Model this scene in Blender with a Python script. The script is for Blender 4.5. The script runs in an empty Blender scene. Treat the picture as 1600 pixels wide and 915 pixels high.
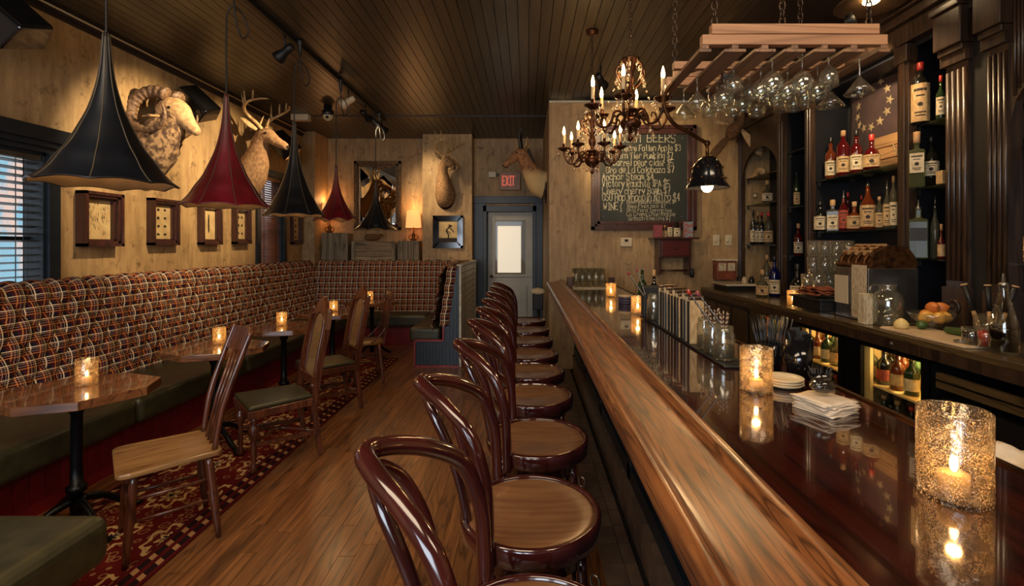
import bpy, math, random
from mathutils import Vector as V, Matrix, noise as NZ
# ---------------- camera, world, light, exposure ----------------
SC = bpy.context.scene
COL = SC.collection
F, CX, CY, ZC = 755.6, 823.0, 382.0, 1.54
cd = bpy.data.cameras.new('camera'); cam = bpy.data.objects.new('camera', cd); COL.objects.link(cam)
cd.lens = 17.0; cd.sensor_width = 36.0; cd.clip_start = 0.05
cam.location = (0, 0, ZC); cam.rotation_euler = (math.pi/2, 0, 0)
cd.shift_x = -(CX-800)/1600; cd.shift_y = -(457.5-CY)/1600
SC.camera = cam
SC.view_settings.view_transform = 'Standard'; SC.view_settings.look = 'None'
SC.view_settings.gamma = 1; SC.view_settings.use_curve_mapping = False
SC.view_settings.exposure = 0.0
wd = bpy.data.worlds.new('world'); SC.world = wd; wd.use_nodes = True
wb = wd.node_tree.nodes['Background']; wb.inputs[0].default_value = (0.62, 0.70, 0.80, 1); wb.inputs[1].default_value = 2.2
def lamp(kind, name, loc, e, col=(1, .62, .30), size=.05, aim=None, spot=60, blend=.6, sy=None):
    l = bpy.data.lights.new(name, kind); l.energy = e; l.color = col
    o = bpy.data.objects.new(name, l); COL.objects.link(o); o.location = loc
    if kind == 'AREA':
        l.size = size
        if sy: l.shape = 'RECTANGLE'; l.size_y = sy
    else: l.shadow_soft_size = size
    if kind == 'SPOT': l.spot_size = math.radians(spot); l.spot_blend = blend
    if aim is not None: o.rotation_euler = (V(aim)-V(loc)).to_track_quat('-Z', 'Y').to_euler()
    return o
WARM = (1, .66, .36)
AMB = (1, .52, .20)
lamp('AREA', 'room_warm_fill', (-1.2, .3, 3.3), 105, (1, .78, .54), 2.6, (-1.2, 1.6, 0), sy=1.4)  # added warm area light, general fill from behind the camera, no fixture
lamp('AREA', 'bar_warm_fill', (1.6, .2, 3.3), 45, (1, .76, .52), 1.4, (1.6, 2.0, .8), sy=1.0)  # added warm fill over the bar side, out of view, no fixture
lamp('AREA', 'rear_cool_fill', (-1.4, -2.05, 1.7), 85, (.80, .88, 1.0), 2.4, (-1.0, 3, .8), sy=1.5)  # added cool area light lifting the ambient level from behind the camera

# ---------------- geometry helpers ----------------
R = random.Random(11)
PI = math.pi
def W(px, py, y): return V(((px-CX)/F*y, y, ZC+(CY-py)/F*y))
def YX(px, x): return x*F/(px-CX)            # depth of a point of known side distance seen in column px
def spl(P, n=6, closed=False):
    out = []; k = len(P); P = [tuple(p) for p in P]
    rng = range(k if closed else k-1)
    for i in rng:
        g = lambda j: P[j % k] if closed else P[min(max(j, 0), k-1)]
        a, b, c, d = g(i-1), g(i), g(i+1), g(i+2)
        for s in range(n):
            t = s/n
            out.append(tuple(.5*((2*b[q])+(-a[q]+c[q])*t+(2*a[q]-5*b[q]+4*c[q]-d[q])*t*t+(-a[q]+3*b[q]-3*c[q]+d[q])*t**3) for q in range(len(b))))
    if not closed: out.append(P[-1])
    return out
class MB:
    def __init__(s): s.v = []; s.f = []; s.mi = []; s.sm = []; s.uv = None
    def add(s, vs, fs, sm=False, m=0, M=None):
        o = len(s.v)
        s.v += [tuple(M @ V(p)) if M is not None else tuple(p) for p in vs]
        for f in fs: s.f.append(tuple(i+o for i in f)); s.mi.append(m); s.sm.append(sm)
        return s
    def box(s, x0, y0, z0, x1, y1, z1, m=0, M=None):
        v = [(x, y, z) for z in (z0, z1) for y in (y0, y1) for x in (x0, x1)]
        return s.add(v, [(0, 2, 3, 1), (4, 5, 7, 6), (0, 1, 5, 4), (2, 6, 7, 3), (0, 4, 6, 2), (1, 3, 7, 5)], False, m, M)
    def bar(s, p, q, w, h, w2=None, h2=None, up=(0, 0, 1), m=0):
        p, q = V(p), V(q); d = (q-p).normalized(); u = V(up)
        if abs(d.dot(u)) > .98: u = V((1, 0, 0))
        a = d.cross(u).normalized(); b = a.cross(d)
        w2 = w2 or w; h2 = h2 or h; vs = []
        for c, ww, hh in ((p, w, h), (q, w2, h2)):
            for sx, sy in ((-1, -1), (1, -1), (1, 1), (-1, 1)): vs.append(c+a*sx*ww/2+b*sy*hh/2)
        return s.add(vs, [(3, 2, 1, 0), (4, 5, 6, 7), (0, 1, 5, 4), (1, 2, 6, 5), (2, 3, 7, 6), (3, 0, 4, 7)], False, m)
    def tube(s, P, r, n=8, closed=False, caps=True, m=0, up=None, sm=True):
        P = [V(p[:3]) for p in P]; k = len(P)
        rr = r if isinstance(r, (list, tuple)) and not (len(r) == 2 and k != 2) else [r]*k
        def tan(i):
            a = P[(i-1) % k] if closed or i > 0 else P[i]; b = P[(i+1) % k] if closed or i < k-1 else P[i]
            t = (b-a); return t.normalized() if t.length > 1e-9 else V((0, 0, 1))
        t = tan(0); u = V(up) if up else (V((0, 0, 1)) if abs(t.z) < .9 else V((1, 0, 0)))
        vs = []
        for i in range(k):
            t = tan(i)
            if up: u = V(up)
            a = t.cross(u)
            if a.length < 1e-6: a = t.cross(V((.3, .5, .8)))
            a.normalize(); u = a.cross(t).normalized()
            q = rr[i]; rx, ry = (q, q) if not isinstance(q, (tuple, list)) else q
            for j in range(n):
                an = 2*PI*j/n; vs.append(P[i]+a*math.cos(an)*rx+u*math.sin(an)*ry)
        fs = []
        for i in range(k if closed else k-1):
            for j in range(n):
                a0 = i*n+j; a1 = i*n+(j+1) % n; b0 = ((i+1) % k)*n+j; b1 = ((i+1) % k)*n+(j+1) % n
                fs.append((a0, a1, b1, b0))
        if caps and not closed: fs.append(tuple(range(n-1, -1, -1))); fs.append(tuple((k-1)*n+j for j in range(n)))
        return s.add(vs, fs, sm, m)
    def lathe(s, prof, n=24, c=(0, 0, 0), m=0, sm=True, M=None, sc=(1, 1)):
        vs = []; fs = []; k = len(prof)
        for (r, z) in prof:
            for j in range(n):
                a = 2*PI*j/n; vs.append((c[0]+r*math.cos(a)*sc[0], c[1]+r*math.sin(a)*sc[1], c[2]+z))
        for i in range(k-1):
            for j in range(n): fs.append((i*n+j, i*n+(j+1) % n, (i+1)*n+(j+1) % n, (i+1)*n+j))
        if prof[0][0] > 1e-4: fs.append(tuple(range(n-1, -1, -1)))
        if prof[-1][0] > 1e-4: fs.append(tuple((k-1)*n+j for j in range(n)))
        return s.add(vs, fs, sm, m, M)
    def olathe(s, prof, n=24, c=(0, 0, 0), m=0, M=None):     # open shell, no end caps
        vs = []; fs = []; k = len(prof)
        for (r, z) in prof:
            for j in range(n):
                a = 2*PI*j/n; vs.append((c[0]+r*math.cos(a), c[1]+r*math.sin(a), c[2]+z))
        for i in range(k-1):
            for j in range(n): fs.append((i*n+j, i*n+(j+1) % n, (i+1)*n+(j+1) % n, (i+1)*n+j))
        return s.add(vs, fs, True, m, M)
    def ell(s, c, r, n=12, k=8, m=0, M=None):
        if not isinstance(r, (tuple, list)): r = (r, r, r)
        vs = []; fs = []
        for i in range(k+1):
            th = PI*i/k
            for j in range(n):
                a = 2*PI*j/n; vs.append((c[0]+r[0]*math.sin(th)*math.cos(a), c[1]+r[1]*math.sin(th)*math.sin(a), c[2]-r[2]*math.cos(th)))
        for i in range(k):
            for j in range(n): fs.append((i*n+j, i*n+(j+1) % n, (i+1)*n+(j+1) % n, (i+1)*n+j))
        return s.add(vs, fs, True, m, M)
    def prism(s, pts, z0, z1, m=0, M=None):
        k = len(pts); vs = [(x, y, z0) for x, y in pts]+[(x, y, z1) for x, y in pts]
        fs = [tuple(range(k-1, -1, -1)), tuple(range(k, 2*k))]+[(i, (i+1) % k, k+(i+1) % k, k+i) for i in range(k)]
        return s.add(vs, fs, False, m, M)
    def extr(s, pts, y0, y1, m=0, sm=False):                 # (x, z) outline swept along y
        k = len(pts); vs = [(x, y0, z) for x, z in pts]+[(x, y1, z) for x, z in pts]
        fs = [tuple(range(k)), tuple(range(2*k-1, k-1, -1))]
        s.add(vs, fs, False, m)
        return s.add(vs, [(i, k+i, k+(i+1) % k, (i+1) % k) for i in range(k)], sm, m)
    def mesh(s, name, mats):
        me = bpy.data.meshes.new(name); me.from_pydata(s.v, [], s.f)
        for m in (mats if isinstance(mats, (list, tuple)) else [mats]): me.materials.append(m)
        me.polygons.foreach_set('material_index', s.mi); me.polygons.foreach_set('use_smooth', s.sm)
        if s.uv:
            l = me.uv_layers.new(name='uv'); d = []
            for lp in me.loops: d += s.uv[lp.vertex_index]
            l.data.foreach_set('uv', d)
        me.update(); return me
def link(name, me, parent=None, loc=(0, 0, 0), rz=0, bev=0):
    o = bpy.data.objects.new(name, me); COL.objects.link(o); o.location = loc; o.rotation_euler = (0, 0, rz)
    if parent is not None: o.parent = parent
    if bev:
        b = o.modifiers.new('bevel', 'BEVEL'); b.width = bev; b.segments = 2; b.limit_method = 'ANGLE'
    return o
def part(mb, name, mats, parent, loc=(0, 0, 0), rz=0, bev=0, label=None):
    o = link(name, mb.mesh(name, mats), parent, loc, rz, bev)
    if label: o['label'] = label
    return o
def tag(o, label, cat, group=None, kind=None):
    o['label'] = label; o['category'] = cat
    if group: o['group'] = group
    if kind: o['kind'] = kind
    return o
def thing(name, label, cat, loc=(0, 0, 0), rz=0, group=None):
    o = bpy.data.objects.new(name, None); COL.objects.link(o); o.empty_display_size = .05
    o.location = loc; o.rotation_euler = (0, 0, rz); return tag(o, label, cat, group)
def one(mb, name, mats, label, cat, loc=(0, 0, 0), rz=0, group=None, bev=0):
    return tag(link(name, mb.mesh(name, mats), None, loc, rz, bev), label, cat, group)
def struct(mb, name, mats, parent=None, bev=0, loc=(0, 0, 0)):
    o = link(name, mb.mesh(name, mats), parent, loc, 0, bev)
    if parent is None: o['kind'] = 'structure'
    return o
KIDS = {}
def kids(o):
    return [c for c in bpy.data.objects if c.parent == o]
def dup(root, loc, rz=0, label=None, group=None, _k=None):
    if root.name not in KIDS: KIDS[root.name] = [(c, kids(c)) for c in kids(root)]
    r = root.copy(); COL.objects.link(r); r.location = loc; r.rotation_euler = (0, 0, rz)
    if label: r['label'] = label
    if group: r['group'] = group
    for c, gs in KIDS[root.name]:
        d = c.copy(); COL.objects.link(d); d.parent = r
        for g in gs: e = g.copy(); COL.objects.link(e); e.parent = d
    return r

# ---------------- material helpers ----------------
def lin(c):
    return tuple(((x/255)/12.92 if x/255 <= .04045 else ((x/255+.055)/1.055)**2.4) for x in c[:3])+(1,)
class SH:
    def __init__(s, name):
        s.mat = bpy.data.materials.new(name); s.mat.use_nodes = True; s.t = s.mat.node_tree
        s.t.nodes.clear(); s.out = s.t.nodes.new('ShaderNodeOutputMaterial')
    def n(s, typ, props=None, **inp):
        nd = s.t.nodes.new('ShaderNode'+typ)
        for k, v in (props or {}).items(): setattr(nd, k, v)
        for k, v in inp.items():
            key = int(k[1:]) if k[0] == '_' and k[1:].isdigit() else k.replace('_', ' ')
            s.set(nd.inputs[key], v)
        return nd
    def set(s, sock, v):
        if hasattr(v, 'is_output') or isinstance(v, bpy.types.NodeSocket): s.t.links.new(v, sock)
        elif isinstance(v, bpy.types.Node): s.t.links.new(v.outputs[0], sock)
        else: sock.default_value = v
    def m(s, op, a, b=0, c=0, clamp=False):
        nd = s.t.nodes.new('ShaderNodeMath'); nd.operation = op; nd.use_clamp = clamp
        s.set(nd.inputs[0], a); s.set(nd.inputs[1], b); s.set(nd.inputs[2], c); return nd.outputs[0]
    def mix(s, f, a, b):
        nd = s.t.nodes.new('ShaderNodeMix'); nd.data_type = 'RGBA'
        s.set(nd.inputs[0], f); s.set(nd.inputs[6], a); s.set(nd.inputs[7], b); return nd.outputs[2]
    def coord(s, kind='Object', scale=(1, 1, 1), rnd=0, rot=(0, 0, 0)):
        c = s.n('TexCoord').outputs[kind]
        if rnd:
            o = s.n('ObjectInfo').outputs['Random']; cc = s.n('CombineXYZ', _0=s.m('MULTIPLY', o, rnd), _1=s.m('MULTIPLY', o, rnd*1.7), _2=s.m('MULTIPLY', o, rnd*.6))
            va = s.n('VectorMath', {'operation': 'ADD'}); s.set(va.inputs[0], c); s.set(va.inputs[1], cc); c = va.outputs[0]
        return s.n('Mapping', Vector=c, Scale=scale, Rotation=rot).outputs[0]
    def noise(s, vec, scale=5, detail=4, rough=.5, dist=0):
        return s.n('TexNoise', Vector=vec, Scale=scale, Detail=detail, Roughness=rough, Distortion=dist).outputs[0]
    def ramp(s, f, a=.4, b=.6):
        nd = s.n('MapRange', {'clamp': True}, Value=f); nd.inputs[1].default_value = a; nd.inputs[2].default_value = b; return nd.outputs[0]
    def pbr(s, col, rough=.5, metal=0, bump=None, bs=.3, bd=.01, coat=0, spec=.5, **kw):
        p = s.n('BsdfPrincipled'); s.set(p.inputs['Base Color'], col); s.set(p.inputs['Roughness'], rough); s.set(p.inputs['Metallic'], metal)
        p.inputs['Specular IOR Level'].default_value = spec
        if coat: p.inputs['Coat Weight'].default_value = coat; p.inputs['Coat Roughness'].default_value = kw.get('cr', .08)
        if 'emit' in kw: p.inputs['Emission Color'].default_value = kw['emit']; p.inputs['Emission Strength'].default_value = kw['es']
        if bump is not None:
            b = s.n('Bump', Height=bump, Strength=bs, Distance=bd); s.set(p.inputs['Normal'], b.outputs[0])
            if coat and kw.get('cb', 0): s.set(p.inputs['Coat Normal'], b.outputs[0])
        s.t.links.new(p.outputs[0], s.out.inputs[0]); return p
def mt(name, c1, c2=None, rough=.5, metal=0, sc=(6, 6, 6), det=4, lo=.35, hi=.65, bs=0, coat=0, spec=.5, rnd=0, dist=0, cr=.08):
    s = SH(name)
    if c2 is None: c2 = tuple(min(255, int(x*.8)) for x in c1)
    v = s.coord('Object', sc, rnd); f = s.noise(v, 1, det, .55, dist)
    s.pbr(s.mix(s.ramp(f, lo, hi), lin(c1), lin(c2)), rough, metal, f if bs else None, bs, .01, coat, spec, cr=cr); return s.mat
def wood(name, c1, c2, c3, axis='y', rough=.4, coat=0, rnd=3.0, gs=1.0, bs=.15, cr=.08, spec=.5, vary=.35):
    s = SH(name); st = {'x': (1.6, 26, 26), 'y': (26, 1.6, 26), 'z': (26, 26, 1.6)}[axis]
    st = tuple(x*gs for x in st); st2 = tuple(x*.22 for x in st)
    a = s.noise(s.coord('Object', st, rnd), 1, 6, .65, .4)
    w = s.noise(s.coord('Object', st2, rnd), 1, 3, .5, 1.2)
    rings = s.m('FRACT', s.m('MULTIPLY', w, 11)); rings = s.m('ABSOLUTE', s.m('SUBTRACT', rings, .5))
    c = s.mix(s.ramp(a, .38, .66), lin(c1), lin(c2)); c = s.mix(s.m('MULTIPLY', s.ramp(rings, .32, .5), .75), c, lin(c3))
    if vary:
        o = s.n('ObjectInfo').outputs['Random']
        h = s.n('HueSaturation', Color=c, Value=s.m('ADD', s.m('MULTIPLY', o, vary*2), 1-vary)); c = h.outputs[0]
    s.pbr(c, rough, 0, a, bs, .004, coat, spec, cr=cr); return s.mat
def glow(name, col, st):
    s = SH(name); e = s.n('Emission', Color=col, Strength=st); s.t.links.new(e.outputs[0], s.out.inputs[0]); return s.mat
def thin(name, tint, frost=0.0, fcol=(255, 240, 220), crackle=0, gl=1.0, rough=.02):
    s = SH(name); lw = s.n('LayerWeight', Blend=.35)
    tr = s.n('BsdfTransparent', Color=tint); go = s.n('BsdfGlossy', Color=(1, 1, 1, 1), Roughness=rough)
    k = s.m('ADD', s.m('MULTIPLY', s.m('POWER', lw.outputs['Facing'], 2.0), .55*gl), .06*gl, clamp=True)
    if crackle:
        co = s.coord('Object', (1, 1, 1)); vo = s.n('TexVoronoi', {'feature': 'F1'}, Vector=co, Scale=crackle*2.2)
        cr = s.ramp(vo.outputs[0], .40, .22)
        no = s.ramp(s.noise(co, crackle*.35, 4), .42, .60); b = s.n('Bump', Height=s.m('ADD', cr, no), Strength=.45, Distance=.002)
        s.set(go.inputs['Normal'], b.outputs[0])
        fr = s.m('ADD', s.m('MULTIPLY', s.m('MULTIPLY', cr, no), .62), frost, clamp=True)
    else: fr = frost
    m1 = s.n('MixShader', _0=k); s.t.links.new(tr.outputs[0], m1.inputs[1]); s.t.links.new(go.outputs[0], m1.inputs[2]); res = m1
    if frost or crackle:
        df = s.n('BsdfDiffuse', Color=lin(fcol)); tl = s.n('BsdfTranslucent', Color=lin(fcol)); mm = s.n('MixShader', _0=.65)
        s.t.links.new(df.outputs[0], mm.inputs[1]); s.t.links.new(tl.outputs[0], mm.inputs[2])
        m2 = s.n('MixShader', _0=fr); s.t.links.new(m1.outputs[0], m2.inputs[1]); s.t.links.new(mm.outputs[0], m2.inputs[2]); res = m2
    s.t.links.new(res.outputs[0], s.out.inputs[0]); return s.mat
def liquor(name, c, mixv=.45):
    s = SH(name); p = s.n('BsdfPrincipled'); p.inputs['Base Color'].default_value = lin(c); p.inputs['Roughness'].default_value = .06
    p.inputs['Coat Weight'].default_value = .6
    t = s.n('BsdfTransparent', Color=lin(tuple(min(255, x+50) for x in c))); mm = s.n('MixShader', _0=mixv)
    s.t.links.new(p.outputs[0], mm.inputs[1]); s.t.links.new(t.outputs[0], mm.inputs[2]); s.t.links.new(mm.outputs[0], s.out.inputs[0]); return s.mat

# ---------------- materials ----------------
def plaster():
    s = SH('plaster'); a = s.noise(s.coord('Object', (16, 16, 3.2)), 1, 7, .66, .2); b = s.noise(s.coord('Object', (1.1, 1.1, .8)), 1, 4, .6, .5)
    d = s.noise(s.coord('Object', (9, 9, 9)), 1, 6, .7)
    c = s.mix(s.ramp(a, .30, .68), lin((142, 112, 74)), lin((186, 154, 108))); c = s.mix(s.m('MULTIPLY', s.ramp(b, .45, .75), .5), c, lin((112, 88, 58)))
    c = s.mix(s.m('MULTIPLY', s.ramp(d, .56, .70), .8), c, lin((84, 62, 40)))
    s.pbr(c, .62, 0, s.m('ADD', a, d), .5, .008); return s.mat
m_wall = plaster()
m_board = wood('ceiling_board_wood', (50, 43, 33), (68, 58, 43), (34, 28, 22), 'y', .36, 0, 3, .7, .25, vary=.14)
m_soffit = mt('painted_soffit', (46, 36, 34), (38, 29, 28), .45, sc=(2, 2, 2))
m_floor = wood('oak_floor', (142, 90, 48), (102, 60, 30), (52, 28, 14), 'y', .34, .25, 5, 1.0, .2, .2, vary=.2)
m_floorb = wood('old_subfloor', (112, 72, 42), (80, 50, 28), (50, 30, 16), 'y', .4, 0, 0, 1.0, vary=0)
m_tile = mt('dark_floor_tile', (112, 92, 76), (90, 72, 60), .28, sc=(7, 7, 7), bs=.15, rnd=4)
m_grout = mt('tile_grout', (24, 20, 18), rough=.8)
m_barrail = wood('oak_bar_rail', (140, 84, 43), (78, 43, 22), (30, 15, 9), 'y', .32, .28, 0, 1.7, .25, .24, vary=0)
m_bartop = wood('varnished_bar_top', (58, 20, 13), (34, 12, 9), (22, 8, 6), 'y', .10, 1.0, 0, .9, .05, .02, vary=0, spec=.8)
m_navy = mt('navy_painted_wood', (22, 33, 43), (15, 24, 32), .42, sc=(3, 3, 12), bs=.1)
m_door = mt('grey_door_paint', (158, 154, 142), (138, 134, 122), .45, sc=(2, 2, 2))
m_red = mt('oxblood_paint', (124, 22, 30), (98, 16, 24), .4, sc=(4, 4, 4))
m_redtrim = mt('red_trim_paint', (140, 44, 40), (116, 34, 32), .4)
m_white = mt('worn_white_boards', (206, 198, 176), (158, 150, 130), .5, sc=(3, 12, 12), bs=.2)
m_back = wood('dark_mahogany', (62, 44, 31), (38, 26, 20), (20, 14, 12), 'z', .36, .2, 2, .8, .1, .15, vary=.12)
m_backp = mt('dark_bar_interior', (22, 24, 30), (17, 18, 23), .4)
m_counter = wood('back_counter_wood', (92, 74, 46), (66, 52, 32), (44, 34, 20), 'y', .25, .5, 0, .8, .08, .12, vary=0)
m_leather = mt('olive_leather', (62, 58, 36), (46, 44, 28), .38, sc=(14, 14, 14), bs=.12)
m_chair = wood('dark_chair_wood', (98, 52, 32), (66, 34, 22), (36, 18, 12), 'z', .28, .4, 3, .9, .08, .15, vary=.1)
m_seatw = wood('worn_seat_wood', (152, 112, 66), (118, 82, 46), (80, 50, 28), 'x', .35, .2, 3, .7, .08, .15, vary=.1)
m_bent = mt('mahogany_bentwood', (66, 24, 20), (40, 14, 13), .16, sc=(8, 8, 3), coat=.9, cr=.06)
m_stseat = mt('stool_seat_veneer', (134, 94, 60), (104, 66, 42), .26, sc=(3, 34, 10), lo=.3, hi=.7, bs=.08, coat=.5, rnd=4, cr=.16)
m_table = wood('glossy_table_top', (124, 78, 44), (88, 52, 30), (52, 28, 16), 'x', .14, .9, 3, .7, .06, .05, vary=.1)
m_iron = mt('black_cast_iron', (18, 18, 20), (10, 10, 12), .38, .6, sc=(20, 20, 20), bs=.1)
m_black = mt('matte_black', (14, 14, 16), (9, 9, 11), .5)
m_gloss = mt('gloss_black', (16, 16, 18), (10, 10, 12), .12, coat=.6)
m_pblack = mt('black_leather_shade', (20, 24, 30), (12, 14, 19), .36, sc=(10, 10, 4), bs=.1, coat=.3, cr=.3)
m_pred = mt('oxblood_leather_shade', (120, 22, 34), (88, 14, 26), .38, sc=(10, 10, 4), bs=.1, coat=.3, cr=.3)
m_pin = mt('shade_lining', (84, 62, 38), (64, 46, 28), .7)
m_seam = mt('shade_seam', (90, 78, 60), rough=.5)
m_brass = mt('aged_brass', (110, 72, 38), (66, 42, 22), .3, .85, sc=(20, 20, 20))
m_chain = mt('dark_chain_metal', (84, 66, 50), (56, 44, 34), .35, .8)
m_steel = mt('brushed_steel', (150, 146, 140), (116, 112, 108), .28, .9, sc=(4, 40, 4))
m_frame = wood('picture_frame_wood', (74, 40, 32), (50, 26, 22), (28, 14, 12), 'z', .35, .3, 2, 1, .1, .1, vary=.1)
m_mat = mt('cream_print_paper', (196, 170, 122), (178, 150, 104), .7, sc=(10, 10, 10))
m_ink = mt('print_ink', (44, 34, 28), rough=.8)
m_mirror = mt('mirror_glass', (214, 206, 190), (208, 200, 186), .02, 1.0)
m_goldf = mt('dull_gilt_frame', (120, 92, 56), (70, 50, 30), .4, .4, sc=(30, 30, 30), bs=.3)
m_crate = wood('weathered_crate_wood', (150, 134, 106), (112, 98, 76), (58, 48, 36), 'z', .7, 0, 3, .9, .5, vary=.2)
m_crateh = wood('weathered_crate_board', (160, 136, 100), (118, 98, 70), (62, 48, 34), 'x', .7, 0, 3, .9, .5, vary=.2)
m_slate = mt('chalkboard_slate', (30, 34, 30), (40, 44, 38), .6, sc=(3, 3, 3), lo=.3, hi=.7)
m_chalk = mt('white_chalk', (214, 206, 176), (150, 144, 124), .9, sc=(60, 60, 60))
m_plastic = mt('cream_plastic', (206, 190, 158), (196, 180, 148), .4)
m_paper = mt('white_napkin_paper', (214, 196, 170), (198, 180, 154), .8, sc=(30, 30, 30), bs=.1)
m_label = mt('aged_paper_label', (196, 166, 118), (160, 126, 82), .7, sc=(60, 60, 25), det=3)
m_labelw = mt('pale_paper_label', (206, 192, 160), (170, 150, 116), .7, sc=(60, 60, 25), det=3)
m_labelr = mt('rust_paper_label', (160, 70, 44), (120, 48, 32), .7, sc=(60, 60, 25))
m_labelk = mt('dark_paper_label', (34, 30, 28), (22, 20, 20), .6)
m_capr = mt('red_wax_cap', (176, 48, 36), (150, 36, 28), .4)
m_capk = mt('black_bottle_cap', (20, 18, 18), rough=.4)
m_capw = mt('cork_bottle_cap', (176, 140, 96), (146, 110, 70), .6)
m_cane = mt('woven_cane', (150, 116, 72), (120, 88, 52), .6)
m_candle = mt('candle_wax', (236, 200, 150), rough=.5)
m_flame = glow('candle_flame', (1, .62, .22, 1), 38)
m_bulb = glow('candle_bulb_glow', (1, .60, .22, 1), 26)
m_bulbw = glow('lamp_bulb_glow', (1, .70, .36, 1), 30)
m_spotg = glow('spot_lamp_face', (1, .80, .52, 1), 22)
m_crack = thin('crackled_candle_glass', (.95, .90, .82, 1), .02, (255, 220, 165), 120, 1.8)
m_crackS = thin('seeded_votive_glass', (.95, .91, .84, 1), .07, (255, 216, 160), 100, 1.4)
m_glass = thin('clear_glass', (.96, .97, .95, 1), gl=1.0)
m_rim = thin('glass_rim', (.93, .95, .90, 1), .03, gl=1.5)
m_gblue = thin('cobalt_glass', (.10, .14, .5, 1), .35, (30, 40, 130))
m_ggreen = thin('pale_green_glass', (.80, .92, .78, 1), .60, (120, 124, 88), gl=.35)
m_amber = liquor('amber_whiskey', (104, 46, 20), .30)
m_redl = liquor('dark_red_liquor', (78, 14, 15), .25)
m_dark = liquor('dark_bottle_glass', (20, 20, 16), .12)
m_green = liquor('green_bottle_glass', (36, 56, 30), .25)
m_clear = liquor('clear_spirit', (120, 116, 96), .72)
m_fur = mt('deer_fur', (158, 122, 84), (116, 84, 54), .85, sc=(40, 40, 26), bs=.5)
m_furd = mt('dark_muzzle', (28, 20, 16), rough=.4)
m_furl = mt('pale_ear_fur', (198, 168, 124), (160, 128, 88), .9, sc=(30, 30, 30), bs=.4)
m_ram = mt('ram_fleece', (150, 120, 86), (70, 50, 36), .9, sc=(22, 22, 16), lo=.42, hi=.58, bs=1.0)
m_horn = mt('ridged_horn', (128, 100, 74), (78, 56, 42), .55, sc=(40, 40, 40), bs=.4)
m_ramf = mt('pale_ram_face', (190, 156, 110), (140, 106, 72), .8, sc=(30, 30, 30), bs=.3)
m_antler = mt('bone_antler', (206, 174, 120), (150, 112, 70), .5, sc=(20, 20, 20), bs=.2)
m_eye = mt('glass_eye', (12, 9, 8), rough=.05)
def antefur():
    s = SH('tan_antelope_fur'); co = s.coord(); z = s.n('SeparateXYZ', Vector=co).outputs[2]; f = s.noise(co, 28, 4); g = s.m('ADD', z, s.m('MULTIPLY', f, .12))
    c = s.mix(s.ramp(f, .35, .65), lin((172, 122, 76)), lin((118, 76, 46))); c = s.mix(s.ramp(g, .06, -.06), c, lin((214, 180, 120)))
    s.pbr(c, .85, 0, f, .5, .01); return s.mat
m_ante = antefur()
m_feather = mt('brown_feathers', (120, 86, 52), (70, 46, 28), .8, sc=(30, 30, 60), bs=.4)
m_shade = (lambda s: (s.pbr(lin((226, 160, 84)), .8, 0, emit=(1, .50, .16, 1), es=.9), s.mat)[1])(SH('lit_lamp_shade'))
m_exit = (lambda s: (s.pbr(lin((196, 92, 70)), .5, 0, emit=(1, .22, .14, 1), es=.35), s.mat)[1])(SH('lit_exit_letters'))
m_pine = wood('pale_pine_rack', (190, 140, 98), (162, 112, 74), (118, 76, 48), 'x', .5, 0, 2, .6, .15, vary=.12)
m_piney = wood('pine_rack_slat', (140, 100, 68), (112, 78, 52), (74, 50, 34), 'y', .5, 0, 2, .6, .15, vary=.12)
m_cloth = mt('faded_flag_cloth', (74, 54, 52), (54, 40, 42), .85, sc=(5, 5, 5), bs=.2)
m_star = mt('cream_star_cloth', (168, 146, 108), rough=.8)
m_lemon = mt('lemon_peel', (214, 160, 66), (190, 132, 50), .4, sc=(40, 40, 40), bs=.3)
m_orange = mt('orange_peel', (206, 122, 52), (184, 100, 42), .4, sc=(40, 40, 40), bs=.3)
m_lime = mt('green_peel', (62, 84, 36), (44, 62, 26), .35, sc=(20, 20, 20), bs=.2)
m_cream = mt('lemon_flesh', (222, 196, 130), (200, 172, 104), .5)
m_cutb = mt('white_cutting_board', (196, 170, 136), (176, 150, 118), .5)
m_bronze = mt('bronze_register', (120, 82, 50), (60, 38, 24), .3, .7, sc=(30, 30, 30), bs=.5)
m_meat = mt('tooled_brown_leather', (140, 74, 48), (92, 44, 30), .45, sc=(12, 12, 12), bs=.5)
m_cool = mt('cooler_liner', (236, 206, 140), (224, 190, 120), .5)
m_windg = (lambda s: (s.pbr(lin((220, 208, 184)), .8, 0, emit=(1, .90, .72, 1), es=.55), s.mat)[1])(SH('daylight_glow_door_shade'))  # emission stands in for daylight coming through the shade
m_blind = mt('wood_blind_slat', (70, 62, 52), (50, 44, 38), .45)
m_blindw = wood('warm_blind_slat', (160, 98, 58), (130, 76, 44), (60, 34, 20), 'y', .45, .1, 1, .6, .1, vary=.1)
m_cloth2 = mt('menu_page_edge', (150, 132, 102), (124, 106, 80), .7)
m_pinkc = mt('rose_card', (150, 70, 76), (120, 50, 60), .6, sc=(40, 40, 40))
m_violet = mt('violet_card', (64, 54, 76), (50, 42, 60), .5)
m_teal = mt('printed_card', (120, 150, 160), (150, 80, 70), .5, sc=(40, 40, 40), lo=.45, hi=.55)
m_soda = mt('dark_cola', (20, 10, 8), rough=.1)
m_redj = liquor('red_juice', (170, 40, 26), .2)
m_straw = mt('black_plastic', (16, 16, 18), rough=.25)

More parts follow.
